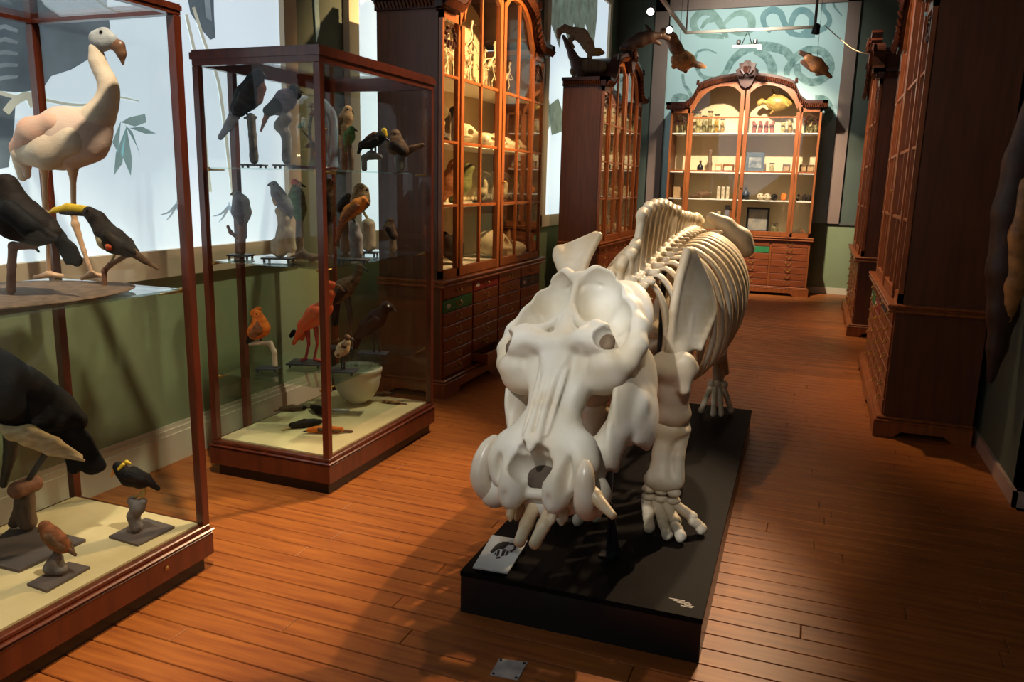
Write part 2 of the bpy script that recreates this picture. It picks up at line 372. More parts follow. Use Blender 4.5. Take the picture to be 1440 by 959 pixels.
stripe_x('painted_claw', [(8,158),(22,142),(40,135),(48,150)], 6, PALE, m1, .015)
for pts in ([(178,178),(163,215),(160,247),(172,230)], [(178,178),(170,215),(184,247),(186,225)], [(176,176),(186,185),(198,220),(192,205)], [(170,172),(182,165),(204,160),(206,172),(190,178)], [(182,180),(200,178),(220,188),(204,188)], [(170,170),(158,200),(166,215)]):
    flat_on_x('painted_leaf', pts, TEAL, m1)
for (x0_, x1_) in ((772, 790), (788, 806), (804, 822), (820, 838)):
    flat_on_x('painted_tail_feather', [(x0_-4,-60),(x1_+4,-60),(x1_+2,20),((x0_+x1_)/2+6,68),(x0_,25)], MOSS, m3)
for pts in ([(770,150),(785,138),(792,160),(790,185),(776,190)], [(766,160),(772,140),(776,170),(770,185)]):
    flat_on_x('painted_leaf', pts, MOSS, m3)
flat_on_x('painted_reed', [(440,-40),(446,-40),(450,40),(445,60)], MOSS, wl, .014)
# snakes on the far mural
def snake(pts, wd, mt, lift, name='painted_snake'):
    P = catmull(pts, 8); n_ = len(P); L_, R_ = [], []
    for i, p in enumerate(P):
        a, b = P[max(i-1, 0)], P[min(i+1, n_-1)]; dx, dy = b[0]-a[0], b[1]-a[1]; l = math.hypot(dx, dy) or 1
        t = i/(n_-1); w_ = np.interp(t, [q[0] for q in wd], [q[1] for q in wd])
        L_.append((p[0]-dy/l*w_, p[1]+dx/l*w_)); R_.append((p[0]+dy/l*w_, p[1]-dx/l*w_))
    v = [ony(x_, y_, YF-lift) for x_, y_ in L_]+[ony(x_, y_, YF-lift) for x_, y_ in R_]
    return MB().add(v, [(i, n_+i, n_+i+1, i+1) for i in range(n_-1)]).build(name, mt, fm)
snake([(1018,52),(985,48),(975,32),(985,18),(1000,18),(1012,32),(1020,48),(1023,53)], [(0,3),(.2,5),(.7,5.5),(1,2)], SNK2, .0135)
snake([(986,40),(994,30),(1006,28),(1015,38)], [(0,2),(.5,4),(1,2)], SNK2, .014)
snake([(1016,36),(1030,22),(1045,18),(1056,26),(1056,40),(1044,47),(1028,44)], [(0,2),(.5,6),(1,3)], SNK2, .0138)
snake([(1084,45),(1075,35),(1074,22),(1085,14),(1097,18),(1104,34),(1112,46),(1128,50),(1146,50)], [(0,3),(.4,5),(1,3)], SNK1, .0135)
snake([(1112,44),(1114,28),(1122,16),(1134,16),(1142,26),(1140,40),(1128,48)], [(0,4),(.5,5),(1,4)], SNK1, .0145)
snake([(1146,46),(1164,36),(1166,24),(1158,12),(1160,2),(1170,0),(1174,10),(1184,22)], [(0,4),(.5,3),(1,.8)], SNK1, .0138)
snake([(1008,75),(995,70),(982,73),(978,85),(985,105),(1002,111),(1018,105),(1030,85),(1045,72),(1060,66),(1085,66),(1104,72),(1114,84)], [(0,1),(.2,2),(.45,3.5),(.8,7),(1,6)], SNK3, .0137)
snake([(1062,70),(1078,80),(1086,95),(1085,110)], [(0,6),(1,7)], SNK3, .0142)
snake([(1106,106),(1108,96),(1120,80),(1138,70),(1158,74),(1168,92),(1160,108),(1142,116),(1124,106),(1120,90)], [(0,4),(.1,5),(.5,6),(1,5)], SNK3, .0147)
snake([(1146,140),(1160,142),(1166,158),(1160,172),(1148,176)], [(0,6),(.5,7),(1,3)], SNK3, .0142)
snake([(960,104),(962,118),(970,130),(972,142),(962,136),(950,138),(948,150)], [(0,2),(.5,2.5),(.8,5),(1,5)], SNK3, .0142)
# ============================================================ CABINETS
W2, DP = 1.09, .52
def ztop(u):
    a = abs(u)
    return float(np.interp(a, [0, .12, .2, .35, .5, .62, .69, .72, .78, .86, .89, 1.2], [3.27, 3.27, 3.255, 3.235, 3.20, 3.16, 3.12, 3.04, 2.93, 2.87, 2.86, 2.86]))
def zglass(u):
    a = abs(u)      # arched head of each door, clipped near the meeting stile
    return float(np.interp(a, [.05, .10, .16, .26, .4, .52, .62, .70, .76, .79], [2.97, 3.02, 3.07, 3.10, 3.09, 3.04, 2.96, 2.85, 2.72, 2.6]))
handle_me = {}
def drawer_handle():
    if 'h' not in handle_me:
        mb = MB().tube(catmull([(-.035, -.006, .008), (-.03, -.018, -.006), (0, -.02, -.014), (.03, -.018, -.006), (.035, -.006, .008)], 3), .0042, 5)
        for s in (-1, 1): mb.lathe([(.004, 0), (.012, .002), (.012, .005), (.004, .008)], (0, 0, 0), 6) if False else mb.box((s*.035-.01, -.006, -.004), (s*.035+.01, 0, .018), .002)
        handle_me['h'] = mb.mesh('handle')
    return handle_me['h']
def memo_stile():
    if 's' not in handle_me: handle_me['s'] = MB().box((-.014, -.004, .135), (.014, .015, .83)).mesh('stile')
    return handle_me['s']
def cabinet(label, loc, rz, mullions, rows, coloured=(), pulled=(), group='arched specimen cabinets', cols=4, nrow=7, strip_rows=None, shelves=(1.42, 1.88, 2.36)):
    t = thing('display_cabinet', label, 'cabinet', loc, rz, group)
    f = -.0
    # plinth with bracket feet
    pl = MB(); zt = .10
    pl.prism([(-W2-.05, 0), (-W2+.16, 0), (-W2+.22, .045), (-.3, .045), (-.24, 0), (.24, 0), (.3, .045), (W2-.22, .045), (W2-.16, 0), (W2+.05, 0), (W2+.05, zt), (-W2-.05, zt)], (0, .03, 0), (0, -.06, 0))
    for s in (-1, 1):
        x0 = s*(W2+.05); pl.prism([(-.03, 0), (.06, 0), (.11, .045), (DP-.16, .045), (DP-.1, 0), (DP, 0), (DP, zt), (-.03, zt)], (-s*.03, 0, 0), (x0, 0, 0), (0, 1, 0))
    pl.box((-W2-.05, -.06, zt), (W2+.05, DP, zt+.015), .004).box((-W2-.035, -.045, zt+.015), (W2+.035, DP, zt+.035), .006)
    pl.build('plinth', W_CAB, t)
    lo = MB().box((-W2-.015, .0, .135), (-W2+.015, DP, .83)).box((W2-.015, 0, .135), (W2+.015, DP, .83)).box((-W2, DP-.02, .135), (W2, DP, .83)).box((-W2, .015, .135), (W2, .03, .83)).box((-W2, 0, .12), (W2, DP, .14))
    lo.build('lower_carcass', W_SIDE_SHADE, t)
    cw = 2*W2/cols; st_me = memo_stile()
    for c in range(cols+1): link('drawer_stile', st_me, W_CAB, t).location = (-W2+c*cw, 0, 0)
    rh = (.83-.14)/nrow
    for c in range(cols):
        for r_ in range(nrow):
            z1 = .83-r_*rh-.003; z0 = z1-rh+.006; x0 = -W2+c*cw+.018; x1 = x0+cw-.036
            out = dict(pulled).get((c, r_), 0)
            d = MB().box((x0, -.014, z0), (x1, .014, z1), .004)
            if out: d.box((x0+.01, .014, z0+.005), (x1-.01, .3, z0+.02)).box((x0+.01, .014, z0), (x0+.02, .3, z1-.01)).box((x1-.02, .014, z0), (x1-.01, .3, z1-.01))
            cm = dict(coloured).get((c, r_))
            od = d.build('drawer', cm or W_DRAW, t)
            if out: od.location.y = -out
            if cm:
                od['label'] = 'drawer with a bright coloured front panel'
                MB().lathe([(.0, 0), (.024, .001), (.02, .002), (0, .003)], (0, 0, 0), 12)
                em = MB().prism([(.035*math.cos(a_), .018*math.sin(a_)) for a_ in [k*math.pi/6 for k in range(12)]], (0, -.002, 0), ((x0+.08), -.014, (z0+z1)/2)); em.build('emblem', mat('label_white', (.7, .72, .65), .6, var=.05), od)
            h = link('handle', drawer_handle(), BRASS, od); h.location = ((x0+x1)/2, -.014, (z0+z1)/2)
    MB().box((-W2-.05, -.05, .83), (W2+.05, DP, .85), .006).box((-W2-.035, -.035, .85), (W2+.035, DP, .865), .004).box((-W2-.05, -.055, .865), (W2+.05, DP, .885), .006).build('waist_moulding', W_CAB, t)
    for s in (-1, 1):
        MB().box((min(s*W2, s*(W2-.025)), .03, .885), (max(s*W2, s*(W2-.025)), DP, 2.74)).box((min(s*W2, s*.8), .05, 2.74), (max(s*W2, s*.8), DP, 2.78)).build('side_panel', W_SIDE_SHADE, t)
    us = [-.86+1.72*k/40 for k in range(41)]
    hood = MB().prism([(u_, ztop(u_)-.05) for u_ in us]+[(u_, ztop(u_)-.07) for u_ in us[::-1]], (0, DP-.04, 0), (0, .04, 0))
    hood.build('hood', W_DARK, t)
    MB().prism([(-W2+.02, .9), (W2-.02, .9), (W2-.02, 2.76), (.86, 2.76)]+[(u_, ztop(u_)-.07) for u_ in us[::-1]]+[(-.86, 2.76), (-W2+.02, 2.76)], (0, .02, 0), (0, DP-.02, 0)).build('back_panel', CREAM, t)
    # front frame: corner stiles, rails, spandrels
    ff = MB(); y0, y1 = 0.0, .035
    for s in (-1, 1):
        ff.box((s*W2-.03 if s > 0 else -W2, y0, .885), (W2 if s > 0 else -W2+.03, y1, 2.76), .003)
        ff.box((min(s*.8, s*.83), y0, .885), (max(s*.8, s*.83), y1, 2.76), .003)
        ff.box((min(s*.8, s*W2), y0, .885), (max(s*.8, s*W2), y1, .95)); ff.box((min(s*.8, s*W2), y0, 2.70), (max(s*.8, s*W2), y1, 2.78))
    nn = 36
    for k in range(nn):
        a_, b_ = -.86+1.72*k/nn, -.86+1.72*(k+1)/nn
        za, zb = min(zglass(a_)+.05, ztop(a_)-.06), min(zglass(b_)+.05, ztop(b_)-.06)
        if abs(a_+b_)/2 > .8: za = zb = 2.76
        ff.prism([(a_, za), (b_, zb), (b_, ztop(b_)-.03), (a_, ztop(a_)-.03)], (0, y1, 0), (0, y0, 0))
    ff.build('front_frame', W_CAB, t)
    # carved spandrels of the side lights
    for s in (-1, 1):
        cv = MB(); cx = s*.945
        for k in range(7):
            a_ = math.pi*k/6; cv.tube([(cx+.09*math.cos(a_), .012, 2.56+.10*math.sin(a_)), (cx+.05*math.cos(a_), .004, 2.60+.06*math.sin(a_))], [.016, .012], 5)
        for k in range(5): cv.tube([(cx-.08+.04*k, .01, 2.54-.02*(k % 2)), (cx-.07+.04*k, .005, 2.57)], [.014, .01], 5)
        cv.build('carving', W_DARK, t)['kind'] = 'stuff'
    # doors
    for s in (-1, 1):
        d = MB(); xa, xb = (.012, .795)
        def X(u_): return s*u_
        def bx(u0, u1, z0, z1, ya=-.012, yb=.022): d.box((min(X(u0), X(u1)), ya, z0), (max(X(u0), X(u1)), yb, z1), .003)
        bx(xa, xa+.055, .89, zglass(.05)+.06, -.018); bx(xb-.05, xb, .89, 2.70); bx(xa+.055, xb-.05, .89, .96)
        seq = [.06+.69*k/14 for k in range(15)]
        for a_, b_ in zip(seq[:-1], seq[1:]):
            d.prism([(X(a_), zglass(a_)-.01), (X(b_), zglass(b_)-.01), (X(b_), zglass(b_)+.06), (X(a_), zglass(a_)+.06)], (0, .03, 0), (0, -.012, 0))
        od = d.build('door', W_CAB, t)
        bars = []
        ucs = [(.067+.745)/2] if mullions else []
        for uc in ucs:
            MB().box((X(uc)-.011, -.006, .95), (X(uc)+.011, .016, zglass(uc)), .002).build('glazing_bar', W_CAB, od)
        for zr in rows:
            MB().box((min(X(.06), X(.75)), -.006, zr-.011), (max(X(.06), X(.75)), .016, zr+.011), .002).build('glazing_bar', W_CAB, od)
        edges = [.062]+ucs+[.748]; zz = [.955]+list(rows)+[None]
        for e0, e1 in zip(edges[:-1], edges[1:]):
            for za, zb in zip(zz[:-1], zz[1:]):
                if zb is None:
                    q = [e0+(e1-e0)*k/6 for k in range(7)]; poly = [(X(e0), za), (X(e1), za)]+[(X(u_), max(zglass(u_)-.005, za+.01)) for u_ in q[::-1]]
                    MB().prism(poly, (0, .004, 0), (0, .005, 0)).build('pane', GLC, od)
                else: MB().box((min(X(e0), X(e1)), .005, za), (max(X(e0), X(e1)), .009, zb)).build('pane', GLC, od)
        if s > 0: MB().lathe([(.004, 0), (.012, .006), (.013, .014), (.006, .02)], (0, 0, 0), 8).build('escutcheon', BRASS, od).matrix_local = Matrix.Translation((.04, -.02, 1.6)) @ Matrix.Rotation(math.pi/2, 4, 'X')
        for zr in (strip_rows or rows):
            if zr < 2.5: MB().box((min(s*.83, s*1.06), -.0, zr-.01), (max(s*.83, s*1.06), .02, zr+.01), .002).build('glazing_bar', W_CAB, t)
        MB().box((min(s*.83, s*1.06), .012, .95), (max(s*.83, s*1.06), .016, 2.70)).build('pane', GLC, t)
    for z_ in shelves: MB().box((-W2+.03, .06, z_-.02), (W2-.03, DP-.02, z_), .003).build('shelf', SHELFW, t)
    MB().box((-W2+.03, .04, .9), (W2-.03, DP-.02, .925)).build('shelf', SHELFW, t)
    # cornice with gadrooning, crest
    co = MB(); gd = MB()
    pr = [(-W2-.06, 2.86), (-.87, 2.86)]; line = [(u_, ztop(u_)) for u_ in [-W2-.07+ (2*W2+.14)*k/90 for k in range(91)]]
    for (a_, za), (b_, zb) in zip(line[:-1], line[1:]):
        co.prism([(a_, za-.04), (b_, zb-.04), (b_, zb), (a_, za)], (0, .12, 0), (0, -.075, 0))
        co.prism([(a_, za-.10), (b_, zb-.10), (b_, zb-.04), (a_, za-.04)], (0, .06, 0), (0, -.03, 0))
    for s in (-1, 1):
        co.box((min(s*W2, s*(W2+.07)), -.075, 2.82), (max(s*W2, s*(W2+.07)), DP, 2.86)).box((min(s*W2, s*(W2+.03)), 0, 2.76), (max(s*W2, s*(W2+.03)), DP, 2.82))
        co.tube([(s*.70, -.07, 3.10), (s*.70, -.07, 3.17)], [.03, .02], 6)
    oc = co.build('cornice', W_DARK, t)
    for (a_, za), (b_, zb) in zip(line[:-1:1], line[1::1]):
        gd.tube([((a_+b_)/2-.004, -.05, (za+zb)/2-.095), ((a_+b_)/2+.006, -.075, (za+zb)/2-.045)], [.010, .013], 5)
    for s in (-1, 1):
        for k in range(18): gd.tube([(s*(W2+.03), .02+.028*k, 2.77), (s*(W2+.06), .024+.028*k, 2.815)], [.010, .013], 5)
    gd.build('gadrooning', mat('gadroon_wood', (.12, .032, .012), .3, var=.3, vscale=12), oc)['kind'] = 'stuff'
    cr = MB().prism([(-.13, 3.2), (-.16, 3.3), (-.11, 3.33), (-.12, 3.39), (-.06, 3.40), (-.04, 3.43), (.04, 3.43), (.06, 3.40), (.12, 3.39), (.11, 3.33), (.16, 3.3), (.13, 3.2), (.07, 3.08), (0, 3.04), (-.07, 3.08)], (0, .12, 0), (0, -.09, 0))
    for k in range(6):
        a_ = math.pi*k/5; cr.tube([(.10*math.cos(a_), -.1, 3.22+.13*math.sin(a_)), (.04*math.cos(a_), -.12, 3.2+.05*math.sin(a_))], [.025, .02], 6)
    cr.build('crest', W_DARK, t)
    return t
CG = mat('drawer_green', (.03, .22, .07), .5, var=.15); CR = mat('drawer_red', (.30, .03, .03), .5, var=.15); CB = mat('drawer_blue', (.05, .08, .11), .5, var=.15)
ROW4 = (1.42, 1.875, 2.33)
cabL = cabinet('large arched oak cabinet with glazed doors of many panes, green, red and blue drawers', (-2.53, 6.25, 0), math.pi/2, True, ROW4, {(0, 1): CG, (1, 0): CR, (3, 1): CB}, {(1, 6): .13})
cabL2 = cabinet('arched oak cabinet with a climbing stuffed animal on its top, by the left wall', (-2.53, 10.65, 0), math.pi/2, True, ROW4)
cabR = cabinet('tall dark arched cabinet by the right wall beside the brown hide', (.53, 6.70, 0), -math.pi/2, True, ROW4, {(0, 1): CG, (1, 1): CR, (2, 0): CB})
cabR2 = cabinet('tall arched cabinet standing in the far right corner of the gallery', (.475, 10.55, 0), -math.pi/2, True, ROW4)
cabF = cabinet('arched oak cabinet with wide panes on the end wall under the snake mural', (-1.175, 12.61, 0), 0, False, (1.84, 2.63), {(2, 1): CG}, (), shelves=(1.42, 1.83, 2.41))
# ============================================================ GLASS CASES
def glass_case(label, x0, x1, y0, y1, ht, posts_extra=(), shelf_z=(), rail=1.0):
    t = thing('display_case', label, 'display case', ((x0+x1)/2, (y0+y1)/2, 0)); cx, cy = (x0+x1)/2, (y0+y1)/2
    a, b, c, d = x0-cx, x1-cx, y0-cy, y1-cy
    MB().box((a+.02, c+.02, 0), (b-.02, d-.02, .065)).build('plinth', BLACK, t)
    MB().box((a-.008, c-.008, .062), (b+.008, d+.008, .165), .006).box((a-.014, c-.014, .165), (b+.014, d+.014, .178), .005).box((a, c, .178), (b, d, .198), .004).build('base', W_RED, t)
    MB().box((a+.03, c+.03, .198), (b-.03, d-.03, .206)).build('lining', SAND, t)
    p = .017
    for (px_, py_) in [(a, c), (b, c), (a, d), (b, d)]+[(x_-cx, y_-cy) for x_, y_ in posts_extra]:
        X0 = px_-(0 if px_ <= a+.001 else 2*p); Y0 = py_-(0 if py_ <= c+.001 else (2*p if py_ >= d-.001 else p))
        w_ = 2*p
        MB().box((X0, Y0, .196), (X0+w_, Y0+w_, ht-.074*rail), .004).build('post', W_RED, t)
    tp = MB()
    for z0, z1, e in ((ht-.075*rail, ht-.045*rail, 0.0), (ht-.045*rail, ht-.012*rail, .008*rail), (ht-.012*rail, ht, .0)):
        q = .034
        tp.box((a-e, c-e, z0), (b+e, c+q, z1)).box((a-e, d-q, z0), (b+e, d+e, z1)).box((a-e, c+q, z0), (a+q, d-q, z1)).box((b-q, c+q, z0), (b+e, d-q, z1))
    tp.build('top_frame', W_RED, t)
    g = .004
    for bx in (((a+.03, c+.012, .2), (b-.03, c+.012+g, ht-.074*rail)), ((a+.03, d-.012-g, .2), (b-.03, d-.012, ht-.074*rail)), ((a+.012, c+.03, .2), (a+.012+g, d-.03, ht-.074*rail)), ((b-.012-g, c+.03, .2), (b-.012, d-.03, ht-.074*rail)), ((a+.03, c+.03, ht-.03), (b-.03, d-.03, ht-.03+g))):
        MB().box(*bx).build('glass_pane', GL, t)
    for z_ in shelf_z:
        MB().box((a+.04, c+.045, z_-.008), (b-.04, d-.045, z_)).build('glass_shelf', GLS, t)
        for px_ in (a+.05, b-.05):
            for py_ in (c+.045, d-.045):
                s = 1 if py_ < 0 else -1
                MB().tube([(px_, py_-s*.028, z_-.012), (px_, py_+s*.09, z_-.012)], [.007, .004], 6).lathe([(.004, -.02), (.011, -.014), (.011, -.006), (.004, 0)], (px_, py_-s*.02, z_), 8).build('shelf_bracket', BRASS, t)
    return t
c1x0, c1x1, c1y0, c1y1 = -2.955, -2.215, 1.18, 2.375
c2x0, c2x1, c2y0, c2y1 = -2.945, -2.205, 3.215, 4.387
case1 = glass_case('tall mahogany glass case holding the flamingo and toucans', c1x0, c1x1, c1y0, c1y1, 2.2, shelf_z=(1.172,), rail=.5)
case2 = glass_case('tall mahogany glass case with three glass shelves of small birds', c2x0, c2x1, c2y0, c2y1, 2.2, posts_extra=((c2x0, 3.48),), shelf_z=(.56, 1.165, 1.64))
MB().lathe([(.004, 0), (.01, .004), (.004, .008)], (0, 0, 0), 8).build('lock', BRASS, case1).matrix_local = Matrix.Translation((.378, .35, .12)) @ Matrix.Rotation(math.pi/2, 4, 'Y')
# ============================================================ BIRDS
def fm_(name, c, c2=None, sc=30, rough=.7): return mat(name, c, rough, spec=.2, col2=c2 or tuple(v*.6 for v in c), vscale=sc, stretch=(1, 1, 2.2), bump=.3, bscale=90)
PINK = fm_('plume_pinkwhite', (.78, .58, .46), (.70, .48, .36), 10); SALM = fm_('plume_salmon', (.78, .40, .27), (.72, .48, .36), 14)
NECKM = fm_('plume_cream', (.76, .62, .46), (.70, .52, .36), 12); GREYH = fm_('plume_greyhead', (.46, .46, .45), None, 20)
BLK = fm_('plume_black', (.012, .010, .009)); BLKB = fm_('plume_brownblack', (.024, .015, .010)); CRM = fm_('plume_creamy', (.62, .48, .27), (.45, .32, .15))
RUST = fm_('plume_rust', (.30, .10, .035), (.14, .05, .02)); ORNG = fm_('plume_orange', (.78, .20, .02), (.55, .10, .01)); SCAR = fm_('plume_scarlet', (.80, .09, .03), (.62, .16, .05))
BRWN = fm_('plume_brown', (.20, .11, .055), (.07, .035, .018)); OWLM = fm_('plume_owl', (.46, .27, .12), (.08, .04, .02), 60); TAWN = fm_('plume_tawny', (.52, .34, .17), (.28, .16, .07), 40)
GREY = fm_('plume_grey', (.25, .25, .27), (.16, .16, .18)); PURP = fm_('plume_purple', (.16, .13, .17), None); OLIV = fm_('plume_olive', (.17, .18, .06), (.10, .10, .03)); GREN = fm_('plume_green', (.12, .26, .08), (.06, .14, .04))
YELL = mat('bill_yellow', (.85, .55, .03), .4, var=.1); BILLK = mat('bill_black', (.02, .018, .018), .35, var=.1); BILLB = mat('bill_brown', (.20, .09, .04), .4, var=.3); LEGP = mat('leg_peach', (.76, .45, .24), .5, var=.15, vscale=30); LEGO = mat('leg_ochre', (.60, .42, .12), .5, var=.2); LEGD = mat('leg_dark', (.06, .045, .03), .5, var=.2); LEGR = mat('leg_red', (.45, .04, .03), .5, var=.2)
EYE_ = mat('eye', (.01, .008, .006), .1, var=.1); BARK = mat('bark', (.20, .12, .065), .8, col2=(.09, .055, .03), vscale=25, stretch=(1, 1, .4), bump=.6, bscale=60); BARKR = mat('bark_red', (.30, .13, .06), .7, col2=(.16, .06, .03), vscale=25, bump=.5, bscale=60); BIRCH = mat('birch', (.62, .50, .34), .7, col2=(.25, .17, .10), vscale=18, stretch=(1, 1, .5), bump=.3); BARKG = mat('bark_grey', (.22, .20, .18), .8, col2=(.10, .09, .08), vscale=20, bump=.5)
HF = Vector((fw.x, fw.y, 0)).normalized()
def frame_at(P):
    """scale and heading of a specimen standing at P with its side turned to the aisle"""
    v = Vector(P)-EYE; return v.dot(fw)/F, -YAW
def proj(P):
    v = Vector(P)-EYE; w_ = v.dot(fw); return 720+F*v.dot(rt)/w_, 479.5-F*v.dot(up)/w_
def specimen(name, label, cat, P, parts, group=None, settle=True):
    """parts: (part name, material, [chains of (x,y,r[,o])], squash, smoothing) surveyed in the upright plane through the foot point P"""
    P = Vector(P); k, rz = frame_at(P); x0, y0 = proj(P)
    def loc(x, y):
        d = ray(x, y); q = EYE + d*((P-EYE).dot(HF)/d.dot(HF)) - P; return q.dot(_r), q.z
    t = thing(name, label, cat, P, rz, group)
    allz = [loc(q[0], q[1])[1]-q[2]*k for _, mt, chs, _, _ in parts if mt for ch in chs for q in ch]
    low = min(allz) if settle else 0
    seat = {'perch', 'stump', 'post', 'branch', 'log', 'base'}
    hasseat = any(p[0] in seat for p in parts)
    for pn, mt, chains, sq, sm in parts:
        prims = []; mn = [1e9]*2; mX = [-1e9]*2; rmin = 1e9
        for ch in chains:
            pts = []
            for q in ch:
                lx, lz = loc(q[0], q[1])
                if not (hasseat and low > 0) or low < 0: lz -= low
                pts.append([lx, (q[3] if len(q) > 3 else 0)*k/sq, lz, max(q[2]*k, .0016)])
            if pn in seat and hasseat and low > 0 and pts[0][2]-pts[0][3] < low+.02: pts = [[pts[0][0], pts[0][1], pts[0][3], pts[0][3]]]+pts
            rmin = min(rmin, min(p[3] for p in pts))
            if len(pts) == 1: pts = pts+[[pts[0][0]+1e-4]+pts[0][1:]]
            prims += chain(pts, max(sm*k, .0008))
            for p in pts:
                mn = [min(mn[0], p[0]-p[3]), min(mn[1], p[2]-p[3])]; mX = [max(mX[0], p[0]+p[3]), max(mX[1], p[2]+p[3])]
        size = max(mX[0]-mn[0], mX[1]-mn[1])
        res = min(max(size/46, .0018), max(rmin*.75, .0012)); res = max(res, size/110)
        me = organic(prims, res, pn)
        if sq != 1:
            co = np.empty(len(me.vertices)*3, np.float32); me.vertices.foreach_get('co', co); co[1::3] *= sq; me.vertices.foreach_set('co', co); me.update()
        link(pn, me, mt, t)
    return t
def board(label, pts, z, th, mt, feet=False, cat='mount', group=None):
    """thin mount board given by its corners"""
    q = [onz(x_, y_, z) for x_, y_ in pts]; c = sum(q, Vector())/4
    t = thing('mount_board', label, cat, (c.x, c.y, z), 0, group) if feet else None
    mb = MB().prism([((p-c).x, (p-c).y) for p in q], (0, 0, th), (0, 0, 0), (1, 0, 0), (0, 1, 0))
    o = mb.build('mount_board' if not feet else 'board', mt, t)
    if not feet: o.location = (c.x, c.y, z); tag(o, label, cat, group)
    return o
# ---- case with flamingo; boards and logs first
ZF = .206
Pf = onz(70, 393, 1.198)
driftwood = org('shelf_slab', [E((0, 0, .0), (.30, .42, .013), .01), E((.12, .1, .0), (.22, .36, .012), .01), E((-.1, -.3, .0), (.22, .3, .013), .01)], .007, BARK, None)
driftwood.location = (-2.575, 1.80, 1.1865); tag(driftwood, 'brown bark slab on the glass shelf under the flamingo and toucans', 'slab')
specimen('flamingo', 'stuffed pale pink flamingo with a dark hooked bill, on the bark slab', 'bird', Pf, [
    ('body', PINK, [[(36, 222, 12), (62, 203, 30), (92, 197, 40), (118, 192, 36), (134, 178, 22)], [(34, 232, 8), (38, 248, 6)]], .8, 10),
    ('wing', SALM, [[(36, 212, 14, 12), (60, 190, 18, 22), (85, 178, 14, 24)], [(36, 212, 14, -12), (60, 190, 18, -22), (85, 178, 14, -24)]], .8, 10),
    ('wing_coverts', NECKM, [[(40, 220, 15, 12), (75, 214, 24, 15), (112, 200, 22, 17)], [(40, 220, 15, -12), (75, 214, 24, -15), (112, 200, 22, -17)]], .85, 12),
    ('tail', NECKM, [[(30, 228, 12), (32, 250, 7)]], .6, 4),
    ('neck', NECKM, [[(126, 180, 24), (140, 166, 19), (149, 150, 14.5), (153, 136, 12), (153, 124, 11), (149, 112, 10), (142, 100, 9.3), (137, 88, 9), (135, 72, 9)]], 1, 8),
    ('head', GREYH, [[(138, 58, 12), (147, 53, 11)], [(145, 62, 12), (157, 60, 9)]], .8, 6),
    ('bill', BILLB, [[(158, 64, 8), (167, 68, 8), (171, 78, 6), (173, 92, 2)]], .7, 4),
    ('eye', EYE_, [[(147, 49, 2.2, 9)], [(147, 49, 2.2, -9)]], 1, 1),
    ('leg', LEGP, [[(62, 232, 9), (63, 250, 4), (64, 290, 3.4), (65, 302, 5), (67, 320, 3.4), (69, 386, 3)]], 1, 3),
    ('leg', LEGP, [[(102, 236, 9), (103, 255, 4), (104, 305, 3.4), (106, 318, 5), (118, 355, 3.2), (129, 386, 3)]], 1, 3),
    ('foot', LEGP, [[(69, 388, 4), (84, 391, 3, 6)], [(69, 388, 4), (52, 392, 3, -4)], [(69, 388, 4), (70, 392, 3, 14)]], 1, 4),
    ('foot', LEGP, [[(129, 388, 4), (142, 391, 3, 6)], [(129, 388, 4), (120, 393, 3, -8)], [(129, 388, 4), (130, 392, 3, 14)]], 1, 4)])
P = onz(17, 414, 1.2); 
specimen('toucan', 'stuffed black toucan with a cream throat, on a forked reddish perch', 'bird', P, [
    ('body', BLKB, [[(12, 285, 20), (25, 312, 31), (52, 326, 25), (74, 334, 14)], [(10, 268, 17), (18, 290, 20)]], .85, 8),
    ('throat', CRM, [[(2, 268, 14), (-2, 300, 22), (10, 305, 20)]], .92, 6),
    ('wing', BLK, [[(28, 302, 15, 22), (55, 325, 14, 20), (82, 340, 7, 10)], [(28, 302, 15, -22), (55, 325, 14, -20), (82, 340, 7, -10)]], .8, 6),
    ('tail', BLK, [[(84, 342, 10), (98, 358, 11), (108, 372, 9)], [(88, 350, 8), (96, 374, 5)]], .4, 5),
    ('bill', BILLB, [[(-8, 272, 13), (-40, 268, 13), (-70, 276, 6)]], .6, 4),
    ('eye', EYE_, [[(6, 259, 2.6, 13)], [(6, 259, 2.6, -13)]], 1, 1),
    ('leg', LEGD, [[(38, 343, 3), (28, 350, 2.2)], [(52, 343, 3), (48, 352, 2.4), (55, 360, 1.6)]], 1, 2),
    ('perch', BARKR, [[(16, 414, 6), (17, 380, 5.5), (19, 352, 6), (48, 352, 4.5), (66, 342, 3)]], 1, 3)])
P = onz(147, 406, 1.184)
